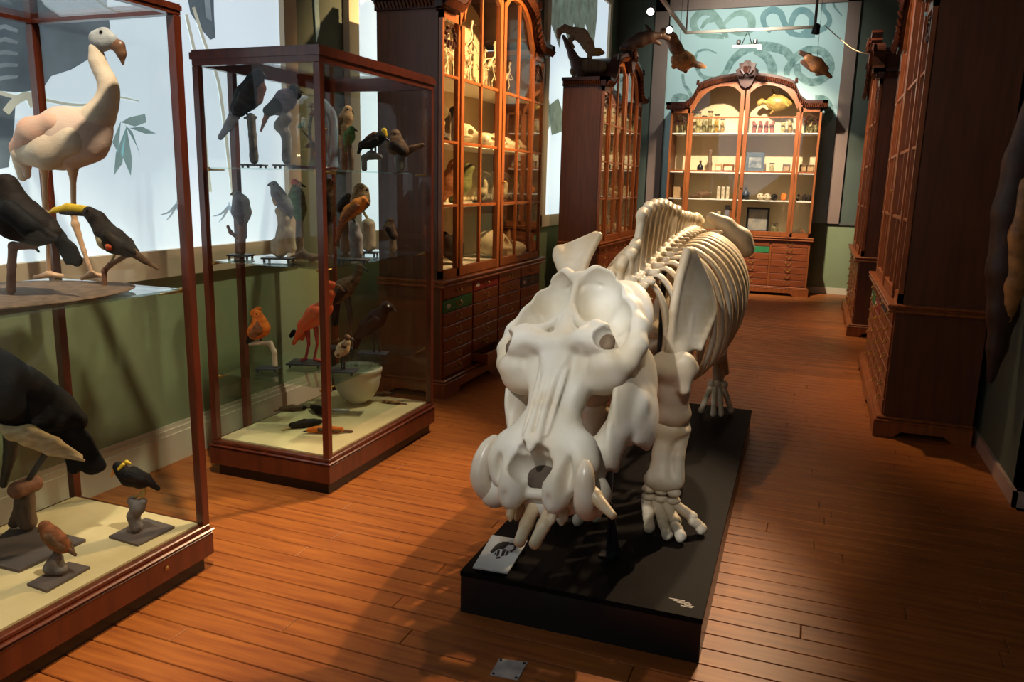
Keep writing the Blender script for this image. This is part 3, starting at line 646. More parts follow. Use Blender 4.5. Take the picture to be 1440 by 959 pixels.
specimen('toucan', 'stuffed toucan with a long yellow and black bill beside the flamingo', 'bird', P, [
    ('body', BLKB, [[(126, 303, 9), (137, 312, 11), (146, 326, 13), (162, 343, 17), (180, 356, 10)]], .85, 6),
    ('breast', CRM, [[(140, 330, 8), (150, 342, 12), (166, 350, 12)]], .9, 5),
    ('flank', SCAR, [[(160, 349, 6, 11)], [(160, 349, 6, -11)]], .9, 3),
    ('wing', BLKB, [[(158, 332, 8, 12), (175, 346, 7, 11), (190, 358, 4, 5)], [(158, 332, 8, -12), (175, 346, 7, -11), (190, 358, 4, -5)]], .8, 4),
    ('tail', BRWN, [[(184, 357, 7), (204, 370, 4.5), (223, 382, 1.5)]], .5, 3),
    ('upper_bill', YELL, [[(120, 298, 5.5), (96, 295, 5.5), (78, 299, 3.5), (68, 303, 1.2)]], .55, 3),
    ('lower_bill', BILLK, [[(121, 304, 4), (100, 303, 3.5), (85, 303, 2)]], .5, 2),
    ('eye', EYE_, [[(127, 299, 1.8, 8)], [(127, 299, 1.8, -8)]], 1, 1),
    ('leg', LEGO, [[(163, 359, 2), (157, 370, 1.6)], [(173, 361, 2), (168, 372, 1.6)]], 1, 2),
    ('perch', BARKR, [[(147, 406, 3.5), (147, 384, 3.5), (155, 376, 3.5), (180, 362, 3)]], 1, 3)])
b_ = board('large grey mount board under the hornbill', [(-40, 790), (27, 806), (121, 762), (25, 738)], ZF, .012, MOUNT)
P = onz(40, 745, ZF+.012)
specimen('hornbill', 'large stuffed black hornbill with cream wing feathers in the lower case', 'bird', P, [
    ('body', BLK, [[(-70, 530, 55), (-20, 555, 55), (30, 572, 44), (75, 585, 28), (110, 600, 14)]], .8, 16),
    ('wing', CRM, [[(24, 597, 4, -36), (42, 606, 9, -38), (64, 608, 13, -36), (96, 622, 9, -32), (128, 642, 3, -24)], [(60, 614, 8, -39), (92, 630, 6, -36), (134, 646, 2, -28)]], .8, 5),
    ('tail', BLK, [[(84, 600, 24), (110, 632, 20), (128, 660, 17)], [(100, 620, 18), (104, 668, 8)], [(110, 630, 16), (142, 662, 8)]], .35, 8),
    ('leg', LEGD, [[(20, 615, 13), (15, 650, 8), (6, 690, 5)], [(62, 620, 12), (70, 640, 5), (40, 685, 4)]], 1, 4),
    ('stump', BARKR, [[(42, 692, 12, 10), (34, 692, 12, -14)]], 1, 4),
    ('perch', BARK, [[(40, 742, 12), (36, 712, 11), (38, 692, 10)], [(20, 744, 7), (30, 715, 6)]], 1, 8)])
b_ = board('square grey mount board under the mynah bird', [(153, 757), (194, 769), (246, 743), (205, 731)], ZF, .01, MOUNT)
P = onz(193, 748, ZF+.01)
specimen('mynah', 'stuffed black mynah with yellow head wattles, on a short twisted stump', 'bird', P, [
    ('body', BLK, [[(167, 663, 7.5), (173, 670, 9), (182, 678, 12), (198, 682, 11), (208, 684, 7)]], .85, 5),
    ('wing', BLK, [[(184, 672, 7, 9), (204, 680, 5, 7), (216, 687, 2.5, 3)], [(184, 672, 7, -9), (204, 680, 5, -7), (216, 687, 2.5, -3)]], .8, 3),
    ('tail', BLK, [[(210, 685, 6), (222, 693, 4)]], .4, 3),
    ('bill', mat('bill_orange', (.80, .32, .04), .4, var=.1), [[(161, 669, 3.4), (157, 677, 1.2)]], .8, 2),
    ('wattle', YELL, [[(171, 664, 2.4, 6), (176, 658, 2.6, 5), (181, 660, 1.5, 5)], [(171, 664, 2.4, -6), (176, 658, 2.6, -5)]], 1, 2),
    ('leg', LEGO, [[(203, 690, 2), (204, 698, 1.8), (199, 710, 2)], [(205, 690, 2), (200, 700, 1.8), (186, 708, 2)]], 1, 2),
    ('stump', BARKG, [[(192, 746, 9), (188, 732, 8), (194, 720, 9), (187, 711, 7)], [(194, 722, 8), (201, 712, 6)]], 1, 4)])
b_ = board('small grey mount board under the rusty brown bird', [(38, 824), (66, 834), (127, 800), (97, 793)], ZF, .01, MOUNT)
P = onz(76, 808, ZF+.01)
specimen('brown_bird', 'small stuffed rusty brown bird on a rough stump near the case front', 'bird', P, [
    ('body', RUST, [[(64, 747, 9), (72, 758, 12), (82, 768, 13), (90, 776, 9)]], .85, 5),
    ('wing', BRWN, [[(74, 758, 7, 9), (92, 774, 5, 8), (103, 786, 2, 4)], [(74, 758, 7, -9), (92, 774, 5, -8)]], .8, 3),
    ('tail', BRWN, [[(92, 776, 5), (106, 786, 3)]], .5, 3),
    ('bill', BILLK, [[(58, 751, 3), (54, 755, 1)]], .8, 1),
    ('leg', LEGD, [[(78, 780, 1.8), (76, 788, 1.8)], [(84, 780, 1.8), (82, 790, 1.8)]], 1, 1),
    ('stump', BARKG, [[(72, 805, 10), (80, 792, 9)], [(86, 806, 9), (78, 796, 8)]], 1, 5)])
# ---- birds of the shelf case
def at2(x, y, z, yy): # foot point on a shelf: sight line taken to a depth inside the case, then set on the shelf
    p = ony(x, y, yy); return Vector((p.x, p.y, z))
def stand(P, label, bx=.06, by=.045):
    t = thing('mount_board', label, 'mount', P, .3)
    MB().box((-bx, -by, .014), (bx, by, .022), .001).build('board', MOUNTK, t)
    for sx in (-1, 1):
        for sy in (-1, 1): MB().box((sx*bx*.8-.005, sy*by*.8-.005, 0), (sx*bx*.8+.005, sy*by*.8+.005, .014)).build('foot', MOUNTK, t)
    return Vector(P)+Vector((0, 0, .022))
S1, S2, S3 = 1.64, 1.165, .56
G2 = 'small birds in the shelf case'
def sb(name, label, x, y, z, yy, parts, st=None, bx=.06, by=.045):
    P = at2(x, y, z, yy)
    if st: P = stand(P, st, bx, by)
    # shift the traced grid so its foot stays on the shelf
    names = [p[0] for p in parts]; bd = next(p for p in parts if p[0] == 'body'); ch = bd[2][0]
    if 'wing' not in names and len(ch) >= 3:
        w_ = [(q[0], q[1]+q[2]*.1, q[2]*.56, q[2]*.62) for q in ch[1:]]; a_, b_ = ch[-2], ch[-1]
        w_.append((b_[0]+(b_[0]-a_[0])*.5, b_[1]+(b_[1]-a_[1])*.5, b_[2]*.25, b_[2]*.2))
        dark = {'plume_orange': RUST, 'plume_amber': RUST, 'plume_grey': PURP, 'plume_tawny': BRWN, 'plume_owl': BRWN, 'plume_brown': BLKB, 'plume_green': OLIV, 'plume_olive': GREN}.get(bd[1].name, BLKB)
        parts = parts+[('wing', dark, [w_], bd[3], 2), ('wing', dark, [[(x_, y_, r_, -o_) for x_, y_, r_, o_ in w_]], bd[3], 2)]
    if 'eye' not in names:
        hd = next((p for p in parts if p[0] == 'head'), bd)[2][0][0]
        parts = parts+[('eye', EYE_, [[(hd[0]+.1*hd[2], hd[1]-.15*hd[2], hd[2]*.2, s_*hd[2]*.74)] for s_ in (1, -1)], 1, 1)]
    return specimen(name, label, 'bird', P, parts, G2)
sb('cuckoo', 'stuffed black bird with rusty breast and long grey tail, on a slim post', 357, 222, S1, 3.50, [
    ('body', BLK, [[(363, 104, 8), (358, 116, 12), (348, 136, 17), (336, 152, 12)]], .85, 6), ('breast', RUST, [[(364, 112, 6), (365, 124, 8), (360, 138, 10)]], .9, 5),
    ('tail', GREY, [[(332, 158, 9), (322, 176, 6), (310, 193, 4)]], .4, 4), ('bill', BILLK, [[(368, 104, 4), (374, 108, 1)]], .8, 1), ('leg', LEGD, [[(345, 158, 2), (350, 163, 1.6)]], 1, 1), ('perch', BARKG, [[(357, 219, 6), (355, 190, 5.5), (353, 165, 6)], [(344, 166, 2), (360, 165, 2)]], 1, 2)], 'black footed stand below the long-tailed black bird')
sb('grey_bird', 'stuffed dark grey bird with a thin tail on a knotty stump beside the glass dome', 403, 222, S1, 3.45, [
    ('body', PURP, [[(412, 132, 9), (402, 140, 14), (390, 150, 12)]], .85, 5), ('head', BLK, [[(414, 126, 8), (416, 132, 8)]], .9, 3), ('wing', BLK, [[(392, 148, 10, 6), (378, 156, 7, 4)], [(392, 148, 10, -6), (378, 156, 7, -4)]], .8, 3), ('tail', RUST, [[(377, 158, 5), (372, 170, 3), (367, 184, 1.5)]], .5, 2), ('bill', BILLK, [[(420, 127, 3), (426, 130, 1)]], .8, 1), ('leg', LEGD, [[(398, 156, 2), (400, 163, 1.6)]], 1, 1), ('stump', BARKG, [[(403, 219, 6), (402, 190, 6), (394, 177, 8), (402, 165, 9)]], 1, 4)], 'black footed stand beside the glass dome')
# dome
Pd = at2(439, 222, S1, 3.62); kd, _ = frame_at(Pd)
t = thing('glass_dome', 'tall glass dome with tiny mounted birds on a wooden base', 'dome', Pd)
MB().lathe([(.0, 0), (.132, 0), (.135, .012), (.122, .02), (.0, .02)], (0, 0, 0), 28).build('base', W_RED, t, True)
R_ = 37*kd; prof = [(R_, .02), (R_, .24)]+[(R_*math.cos(a_), .24+R_*1.05*math.sin(a_)) for a_ in [math.pi/2*k/8 for k in range(1, 9)]]
MB().lathe([(max(r_, .001), z_) for r_, z_ in prof], (0, 0, 0), 32).build('bell', GLJ, t, True)
org('branch', chain([(0, 0, .02, .018), (.01, 0, .12, .012), (-.02, .01, .22, .009), (.01, 0, .31, .006)], .01)+chain([(0, 0, .1, .009), (.06, .02, .18, .005)], .008)+chain([(0, 0, .15, .008), (-.06, -.01, .21, .004)], .008)+chain([(-.02, .01, .2, .007), (.03, -.03, .27, .004)], .008), .005, BARK, t)
for k, (dx, dy, dz, mt_) in enumerate([(.06, .02, .19, TAWN), (-.06, -.01, .22, GREN), (.03, -.03, .28, RUST), (.05, -.02, .08, ORNG), (-.04, .03, .12, BRWN), (.0, 0, .32, TAWN)]):
    org('tiny_bird', chain([(dx-.016, dy, dz, .006), (dx, dy, dz+.006, .011), (dx+.012, dy, dz+.02, .008), (dx+.028, dy, dz+.024, .002)], .006), .003, mt_, t)
sb('kestrel', 'stuffed tawny hawk sitting upright behind the glass dome', 484, 226, S1, 3.9, [
    ('body', TAWN, [[(489, 155, 6.5), (487, 166, 9), (484, 180, 9), (482, 190, 6)]], .85, 4), ('wing', BRWN, [[(481, 168, 5, 5), (479, 186, 4, 4)], [(481, 168, 5, -5), (479, 186, 4, -4)]], .8, 3), ('bill', BILLK, [[(494, 156, 2.4), (497, 160, 1)]], .8, 1), ('tail', TAWN, [[(480, 190, 5), (479, 206, 3)]], .5, 2), ('perch', BARKR, [[(484, 223, 5), (484, 196, 5)]], 1, 2)])
sb('green_bird', 'small stuffed green bird beside the upright tawny hawk', 494, 226, S1, 3.8, [
    ('body', GREN, [[(494, 182, 5), (491, 192, 8), (489, 200, 6)]], .85, 3), ('bill', BILLK, [[(498, 182, 2), (502, 184, 1)]], .8, 1), ('tail', OLIV, [[(488, 202, 4), (486, 212, 2)]], .5, 2), ('perch', BARK, [[(494, 224, 4), (491, 205, 4)]], 1, 2)])
sb('oriole', 'stuffed black and rusty bird with a yellow crown on a low log', 524, 226, S1, 3.95, [
    ('body', BLK, [[(536, 192, 7), (530, 196, 8), (520, 201, 8), (510, 204, 6)]], .85, 4), ('crown', YELL, [[(540, 184, 4), (541, 190, 4)]], .8, 2), ('back', RUST, [[(527, 190, 5), (518, 196, 5)]], .9, 2), ('tail', BLK, [[(508, 205, 4), (504, 215, 2)]], .5, 2), ('bill', BILLK, [[(542, 195, 2.5), (547, 198, 1)]], .8, 1), ('leg', LEGD, [[(522, 207, 1.6), (523, 214, 1.4)], [(528, 206, 1.6), (528, 214, 1.4)]], 1, 1), ('log', BARKG, [[(512, 222, 4), (522, 218, 6), (534, 221, 4)]], 1, 3)])
sb('brown_bird', 'dim brown bird at the rear end of the top glass shelf', 566, 228, S1, 4.15, [
    ('body', BRWN, [[(556, 190, 8), (556, 204, 13), (566, 212, 10)]], .85, 5), ('tail', BRWN, [[(572, 212, 6), (594, 204, 3)]], .5, 3), ('bill', BILLK, [[(550, 190, 3), (543, 193, 1)]], .8, 1), ('stump', BARKG, [[(562, 225, 7), (560, 216, 6)]], 1, 3)])
sb('dove', 'stuffed slate grey dove on a branch with a hooked twig', 339, 368, S2, 3.42, [
    ('body', GREY, [[(334, 285, 5.5), (339, 296, 11), (340, 310, 13), (341, 322, 8)]], .85, 5), ('bill', BILLB, [[(330, 283, 3), (325, 285, 1.2)]], .8, 1), ('tail', GREY, [[(342, 326, 6), (344, 344, 4)]], .5, 2), ('perch', BARKR, [[(341, 364, 5), (341, 330, 5)], [(334, 345, 3), (325, 338, 2.4), (321, 330, 2.2)]], 1, 3)], 'black footed stand below the slate grey dove')
sb('kingfisher', 'stuffed buff and grey bird perched high on a pale broken stump', 392, 366, S2, 3.40, [
    ('body', GREY, [[(386, 272, 6), (391, 284, 9), (399, 296, 10), (406, 304, 7)]], .85, 4), ('breast', TAWN, [[(387, 282, 6), (392, 294, 8)]], .9, 4), ('bill', BILLK, [[(382, 270, 3), (377, 272, 1)]], .8, 1), ('tail', GREY, [[(408, 306, 5), (409, 316, 3)]], .5, 2), ('stump', BIRCH, [[(394, 362, 11), (400, 340, 10), (400, 320, 8), (393, 308, 6)], [(388, 362, 6), (386, 352, 5)], [(410, 360, 7), (408, 340, 6)]], 1, 5)], 'black footed stand below the pale broken stump', .08)
sb('woodpecker', 'stuffed dark green woodpecker with a red crown clinging to a post', 420, 362, S2, 3.62, [
    ('body', OLIV, [[(416, 264, 6), (417, 278, 11), (420, 296, 11), (421, 306, 7)]], .85, 4), ('crown', SCAR, [[(414, 258, 5), (417, 260, 5)]], .9, 2), ('face', CRM, [[(421, 261, 4)]], .9, 2), ('tail', BRWN, [[(421, 308, 6), (421, 328, 3)]], .5, 2), ('bill', BILLK, [[(424, 262, 2), (430, 264, 1)]], .8, 1), ('post', BARK, [[(421, 358, 6), (421, 312, 5)]], 1, 2)])
w_ = org('driftwood', chain([(-.1, 0, .012, .012), (-.04, .02, .03, .02), (.03, 0, .02, .018), (.11, .03, .03, .008)], .02)+chain([(-.02, .02, .03, .012), (-.06, .05, .06, .005)], .01), .006, BARK, None); w_.location = at2(432, 366, S2, 3.5); tag(w_, 'twisted piece of driftwood on the middle glass shelf', 'driftwood')
sb('owl', 'stuffed spotted owl on a cut birch stump', 519, 366, S2, 3.95, [
    ('body', OWLM, [[(507, 276, 10), (507, 290, 13), (501, 302, 9)]], .9, 5), ('face', TAWN, [[(513, 276, 6), (515, 282, 5)]], .8, 3), ('eye', EYE_, [[(514, 275, 1.8, 3)], [(516, 275, 1.8, -3)]], 1, 1), ('tail', OWLM, [[(499, 304, 6), (496, 314, 4)]], .6, 2), ('leg', LEGO, [[(510, 304, 2), (516, 314, 2)]], 1, 1), ('stump', BIRCH, [[(519, 352, 10), (518, 325, 10)]], 1, 1)], 'reddish stand below the birch stump', .05)
sb('orange_bird', 'stuffed orange bird with a long trailing tail in front of the spotted owl', 497, 368, S2, 3.55, [
    ('body', fm_('plume_amber', (.62, .22, .03), (.40, .12, .02)), [[(511, 289, 6), (503, 296, 9), (492, 305, 9), (484, 315, 6)]], .85, 4), ('tail', RUST, [[(483, 316, 6), (478, 330, 4.5), (474, 346, 3)]], .4, 3), ('bill', BILLB, [[(515, 291, 2.5), (519, 294, 1)]], .8, 1), ('leg', LEGD, [[(496, 314, 1.8), (500, 322, 1.6)]], 1, 1), ('stump', BARKG, [[(502, 362, 9), (500, 340, 9), (499, 326, 7)]], 1, 4)], 'black footed stand below the orange long-tailed bird', .08)
sb('dark_bird', 'small dark bird with a pale breast behind the orange long-tailed bird', 485, 362, S2, 4.0, [
    ('body', BLK, [[(490, 287, 5), (486, 294, 7), (479, 302, 7)]], .85, 3), ('breast', CRM, [[(489, 294, 5), (486, 300, 5)]], .9, 2), ('bill', BILLK, [[(494, 287, 2), (498, 289, 1)]], .8, 1), ('stump', BARK, [[(486, 358, 8), (484, 330, 6), (484, 310, 5)]], 1, 3)])
sb('brown_bird', 'tall brown mottled bird standing half behind the front corner post of the shelf case', 463, 366, S2, 3.8, [
    ('body', BRWN, [[(462, 265, 6), (461, 282, 9), (462, 304, 10), (462, 318, 7)]], .85, 4), ('tail', BRWN, [[(461, 320, 6), (460, 340, 3)]], .5, 2), ('bill', BILLK, [[(467, 265, 2), (472, 267, 1)]], .8, 1), ('perch', BARK, [[(463, 362, 6), (462, 324, 5)]], 1, 2)])
sb('small_bird', 'tiny brown bird low on the rear end of the middle glass shelf', 548, 358, S2, 4.2, [
    ('body', BRWN, [[(549, 316, 5), (547, 326, 8), (552, 336, 7)]], .85, 3), ('breast', CRM, [[(549, 322, 4), (551, 329, 4)]], .95, 2), ('bill', BILLK, [[(545, 316, 2), (541, 318, 1)]], .8, 1), ('stump', BARK, [[(552, 354, 6), (552, 344, 5)]], 1, 2)])
sb('cock_of_the_rock', 'stuffed bright orange crested bird on a bent branch', 378, 522, S3, 3.42, [
    ('body', ORNG, [[(362, 447, 7), (365, 456, 8), (366, 466, 13), (359, 472, 11)]], .85, 5), ('crest', ORNG, [[(358, 446, 6), (364, 440, 4)]], .5, 3), ('bill', BILLB, [[(357, 452, 2.4), (354, 456, 1)]], .8, 1), ('tail', BLK, [[(355, 478, 6), (350, 486, 4)]], .5, 2), ('leg', LEGD, [[(366, 480, 2), (368, 486, 1.6)]], 1, 1), ('branch', BIRCH, [[(387, 518, 3.6), (386, 500, 3.4), (380, 488, 3.6), (365, 487, 3)], [(352, 489, 2.4), (366, 487, 3)]], 1, 2)], 'black footed stand below the orange crested bird')
sb('scarlet_ibis', 'stuffed scarlet ibis leaning forward on red legs', 432, 505, S3, 3.62, [
    ('body', SCAR, [[(456, 424, 12), (444, 434, 14), (430, 446, 10)]], .8, 6), ('wing', SCAR, [[(446, 428, 9, 9), (428, 446, 7, 8), (412, 474, 3, 3)], [(446, 428, 9, -9), (428, 446, 7, -8), (416, 470, 3, -4)], [(432, 440, 7, 6), (424, 468, 3, 4)]], .7, 4), ('wing_tip', BLK, [[(413, 458, 4), (409, 463, 3)]], .6, 2), ('neck', SCAR, [[(458, 418, 9), (464, 404, 6), (463, 394, 5)]], 1, 4), ('head', SCAR, [[(463, 391, 6), (467, 391, 5)]], .9, 2), ('bill', BILLB, [[(470, 391, 2.6), (478, 394, 1.8), (484, 400, 1)]], .8, 1), ('leg', LEGR, [[(432, 456, 4), (434, 475, 2), (430, 493, 2)]], 1, 2), ('leg', LEGR, [[(444, 452, 4), (446, 475, 2), (442, 494, 2)]], 1, 2), ('foot', LEGR, [[(430, 495, 2.4), (424, 497, 2)], [(442, 496, 2.4), (450, 498, 2)]], 1, 1)], 'large black footed stand below the scarlet ibis', .1, .07)
sb('wader', 'small stuffed buff wader on thin legs over a black stand', 482, 516, S3, 3.55, [
    ('body', CRM, [[(487, 470, 6), (482, 478, 8.5), (476, 485, 6)]], .85, 4), ('wing', BRWN, [[(484, 474, 5, 4), (476, 486, 3, 3)], [(484, 474, 5, -4), (476, 486, 3, -3)]], .8, 2), ('head', BRWN, [[(488, 462, 4.4)]], .9, 2), ('bill', BILLK, [[(491, 462, 1.6), (498, 465, .8)]], .8, 1), ('leg', LEGD, [[(480, 486, 1.4), (480, 506, 1.3)]], 1, 1), ('leg', LEGD, [[(484, 486, 1.4), (484, 506, 1.3)]], 1, 1)], 'black footed stand below the small buff wader', .075, .055)
sb('crow', 'stuffed glossy black crow-like bird on the lowest glass shelf', 524, 506, S3, 4.0, [
    ('body', BLK, [[(540, 440, 8), (530, 452, 12), (516, 464, 11), (506, 474, 7)]], .85, 5), ('head', BLK, [[(543, 435, 7.5), (548, 437, 6)]], .9, 3), ('eye', mat('eye_white', (.8, .8, .75), .3, var=.1), [[(547, 434, 1.6, 5)], [(547, 434, 1.6, -5)]], 1, 1), ('bill', BILLK, [[(551, 439, 3), (557, 442, 1.2)]], .8, 1), ('tail', BLK, [[(504, 476, 6), (500, 492, 4)]], .4, 3), ('leg', LEGD, [[(524, 466, 2.4), (526, 498, 1.8)], [(531, 464, 2.4), (534, 498, 1.8)]], 1, 2)], 'black footed stand below the glossy black bird', .09, .05)
sb('curlew', 'tall stuffed dark brown bird with a long neck beside the scarlet ibis', 480, 500, S3, 4.05, [
    ('body', BRWN, [[(496, 406, 9), (484, 416, 13), (472, 430, 9)]], .85, 5), ('neck', BRWN, [[(500, 402, 7), (505, 392, 5), (506, 386, 5)]], 1, 3), ('bill', BILLK, [[(509, 386, 2), (518, 392, 1)]], .8, 1), ('tail', BLK, [[(472, 434, 7), (472, 466, 4)]], .5, 3), ('leg', LEGD, [[(486, 426, 3), (490, 450, 2), (486, 496, 1.8)], [(490, 424, 3), (494, 450, 2), (494, 496, 1.8)]], 1, 2)], 'black footed stand below the tall dark brown bird', .08, .05)
# bowl-shaped shell and skins on the lining
Pb = onz(498, 553, ZF); kb, _ = frame_at(Pb)
t = thing('white_bowl', 'large white bowl-shaped shell at the back of the shelf case', 'shell', (-2.62, 4.15, ZF))
o = MB().lathe([(.03, 0), (.055, .0), (.06, .012), (.10, .04), (.135, .10), (.148, .17), (.15, .225), (.142, .23), (.138, .22), (.125, .12), (.08, .05), (.0, .04)], (0, 0, 0), 32).build('bowl', mat('shell_white', (.74, .68, .52), .4, var=.15, vscale=6, bump=.2), t, True)
MB().lathe([(.144, .20), (.156, .205), (.158, .225), (.15, .235), (.142, .23)], (0, 0, 0), 32).build('rim', mat('shell_rim', (.66, .58, .42), .4, var=.15), t, True)
def skin(label, px_, py_, L_, ang, cols, r_=.017):
    p = onz(px_, py_, ZF); t = thing('bird_skin', label, 'bird skin', (p.x, p.y, ZF), ang, 'bird study skins on the case floor')
    org('body', chain([(-L_*.3, 0, r_*.9, r_*.7), (0, 0, r_, r_), (L_*.25, 0, r_, r_*.85)], .012), .004, cols[0], t)
    org('head', chain([(L_*.3, 0, r_*.95, r_*.7), (L_*.38, .004, r_*.85, r_*.62)], .01), .0035, cols[1], t)
    org('bill', chain([(L_*.42, .005, r_*.7, r_*.25), (L_*.52, .01, r_*.5, r_*.1)], .005), .002, BILLK, t)
    org('tail', chain([(-L_*.3, 0, r_*.6, r_*.4), (-L_*.52, -.006, r_*.35, r_*.3)], .008), .003, cols[2], t)
    org('wing', chain([(L_*.15, r_*.6, r_*1.1, r_*.6), (-L_*.3, r_*.5, r_*.7, r_*.3)], .008), .003, cols[2], t)
skin('brown and white bird skin lying beside the left rail of the shelf case', 411, 578, .20, .6, (BRWN, BLK, BRWN), .02)
skin('black bird skin with a dark tail lying below the front corner post', 449, 582, .24, 2.6, (BLK, BLK, BLK), .024)
skin('black bird skin with a long cream tail on the cloth', 428, 601, .24, .9, (BLK, BLK, CRM), .024)
skin('orange-headed bird skin with a brown tail nearest the front rail', 460, 609, .26, 3.6, (ORNG, ORNG, BRWN), .022)
skin('small dark bird skin near the white bowl', 541, 557, .13, .5, (BRWN, BLK, BRWN), .016)
skin('small brown and white bird skin on the rear right of the case floor', 553, 568, .17, 3.3, (TAWN, BRWN, BRWN), .013)
lb = MB().box((-.05, -.03, 0), (.05, .03, .004)).build('label_card', mat('card_white', (.6, .58, .5), .7, var=.05)); lb.location = (-2.62, 3.95, ZF); tag(lb, 'pale grey card lying on the case floor before the white bowl', 'card')
# ============================================================ PLATFORM AND SKELETON
PZ = .168
plat = thing('platform', 'long low black wooden platform under the skeleton', 'platform', (-.69, 3.86, 0))
pp = [(-1.127, 2.478), (-.240, 2.498), (-.291, 5.215), (-1.15, 5.215)]
MB().prism([(x_+.69, y_-3.86) for x_, y_ in pp], (0, 0, PZ-.02), (0, 0, 0), (1, 0, 0), (0, 1, 0)).build('plinth', BLACK, plat)
MB().prism([((x_+.69)*1.004, (y_-3.86)*1.001) for x_, y_ in pp], (0, 0, .02), (0, 0, PZ-.02), (1, 0, 0), (0, 1, 0)).build('top', mat('black_top', (.008, .006, .0055), .6, spec=.04, var=.25, vscale=5), plat)
lg = thing('floor_label', 'tiny white printed credit at the front right corner of the platform', 'label', (onz(958, 848, PZ).x, onz(958, 848, PZ).y, PZ), .02)
WH = mat('print_white', (.55, .52, .48), .6, var=.1)
for k, (a_, b_, yy) in enumerate(((-.045, .01, .018), (-.03, .03, .009), (-.015, .035, 0), (.012, .045, -.009), (.0, .04, -.018))): MB().box((a_, yy-.002, 0), (b_, yy+.002, .001)).build('print_line', WH, lg)
q = [onz(x_, y_, PZ+.03) for x_, y_ in ((692, 757), (742, 765), (714, 801), (665, 793))]; c_ = sum(q, Vector())/4
pq = thing('label_plaque', 'slanted pale plaque with a black hippopotamus drawing on the platform corner', 'plaque', (c_.x, c_.y, PZ))
pan = MB(); vs = [(p.x-c_.x, p.y-c_.y, .045 if i < 2 else .018) for i, p in enumerate(q)]
pan.add(vs+[(v[0], v[1], v[2]-.006) for v in vs], [(3, 2, 1, 0), (4, 5, 6, 7), (0, 1, 5, 4), (1, 2, 6, 5), (2, 3, 7, 6), (3, 0, 4, 7)]).build('panel', mat('plaque_grey', (.52, .54, .52), .5, var=.06, vscale=10), pq)
MB().add([(v[0]*.9, v[1]*.9, 0) for v in vs]+[(v[0]*.9, v[1]*.9, v[2]-.006) for v in vs], [(0, 1, 2, 3), (7, 6, 5, 4), (0, 4, 5, 1), (1, 5, 6, 2), (2, 6, 7, 3), (3, 7, 4, 0)]).build('wedge', BLKM, pq)
A_, B_, D_ = Vector(vs[3]), Vector(vs[2])-Vector(vs[3]), Vector(vs[0])-Vector(vs[3]); nrm = B_.cross(D_).normalized()
INK = mat('ink_black', (.015, .01, .01), .6, var=.1)
def ink(poly): MB().prism(poly, nrm*.0008, A_+nrm*.0003, B_, D_).build('drawing', INK, pq)
ink([(.22, .50), (.28, .72), (.42, .84), (.60, .86), (.62, .78), (.55, .62), (.40, .60), (.34, .50), (.28, .46)])
ink([(.58, .80), (.72, .86), (.86, .80), (.88, .66), (.80, .56), (.74, .60), (.82, .68), (.78, .78), (.66, .78)])
ink([(.40, .58), (.48, .56), (.52, .42), (.46, .38)]); ink([(.54, .60), (.62, .64), (.66, .44), (.58, .40)]); ink([(.66, .60), (.74, .58), (.74, .46), (.68, .44)]); ink([(.36, .50), (.42, .48), (.40, .40)]); ink([(.46, .36), (.56, .40), (.62, .36), (.5, .32)])
q = [onz(*p) for p in ((702, 927), (742, 932), (728, 957), (689, 950))]; c_ = sum(q, Vector())/4
fp = thing('floor_plate', 'small square metal plate screwed to the floor before the platform', 'plate', (c_.x, c_.y, 0))
MB().prism([(p.x-c_.x, p.y-c_.y) for p in q[::-1]], (0, 0, .003), (0, 0, .0), (1, 0, 0), (0, 1, 0)).build('plate', mat('steel', (.55, .53, .50), .4, metal=.15, col2=(.25, .24, .24), vscale=14), fp)
for p in q: MB().lathe([(.005, 0), (.005, .0045), (.002, .005)], ((p.x-c_.x)*.82, (p.y-c_.y)*.82, 0), 8).build('screw', BLKM, fp)
SK = thing('hippopotamus_skeleton', 'mounted cream hippopotamus skeleton standing on the black platform', 'skeleton', (-.67, 3.9, PZ))
Osk = Vector((-.67, 3.9, PZ))
def rel(p): return (p[0]-Osk.x, p[1]-Osk.y, p[2]-Osk.z)
def bone(name, prims, res=.007, mt=None, parent=None):
    o = org(name, prims, res, mt or BONE, parent or SK)
    if parent is None: o.location = rel((0, 0, 0))
    return o
# ---- skull, in its own axes: s sideways, t towards the snout, n towards the brow
Cc = ony(812, 388, 2.87); N0 = ony(742, 640, 2.38)
ta = (N0-Cc).normalized(); na = Vector((0, -.85, .52)); na = (na-ta*na.dot(ta)).normalized(); sa = na.cross(ta).normalized()
RO = math.radians(15); na, sa = na*math.cos(RO)-sa*math.sin(RO), sa*math.cos(RO)+na*math.sin(RO)     # head tilted over on the mount
Msk = Matrix(((-sa.x, ta.x, na.x, Cc.x), (-sa.y, ta.y, na.y, Cc.y), (-sa.z, ta.z, na.z, Cc.z), (0, 0, 0, 1)))
SKL = Matrix.Translation(-Osk) @ Msk
def both(f): return f(1)+f(-1)
pr = []
pr += [K((0, .08, -.13), (0, .34, -.10), .09, .10, .03), K((0, .0, -.10), (0, .10, -.10), .07, .08, .03)]
pr += [E((0, .34, -.055), (.15, .13, .055), .03)]
pr += both(lambda s: [E((s*.13, .14, -.13), (.15, .19, .085), .03)])
pr += both(lambda s: chain([(s*.02, .0, -.01, .022), (s*.065, -.022, -.02, .024), (s*.105, -.005, -.035, .026), (s*.16, .055, -.05, .028), (s*.215, .12, -.065, .030), (s*.262, .195, -.07, .034), (s*.272, .275, -.07, .036), (s*.245, .34, -.07, .042), (s*.20, .385, -.07, .05)], .03))
pr += both(lambda s: [E((s*.104, .10, .02), (.094, .13, .125), .008, '-'), E((s*.178, .18, .015), (.075, .092, .112), .014, '-'), E((s*.225, .24, .03), (.034, .065, .10), .012, '-')])
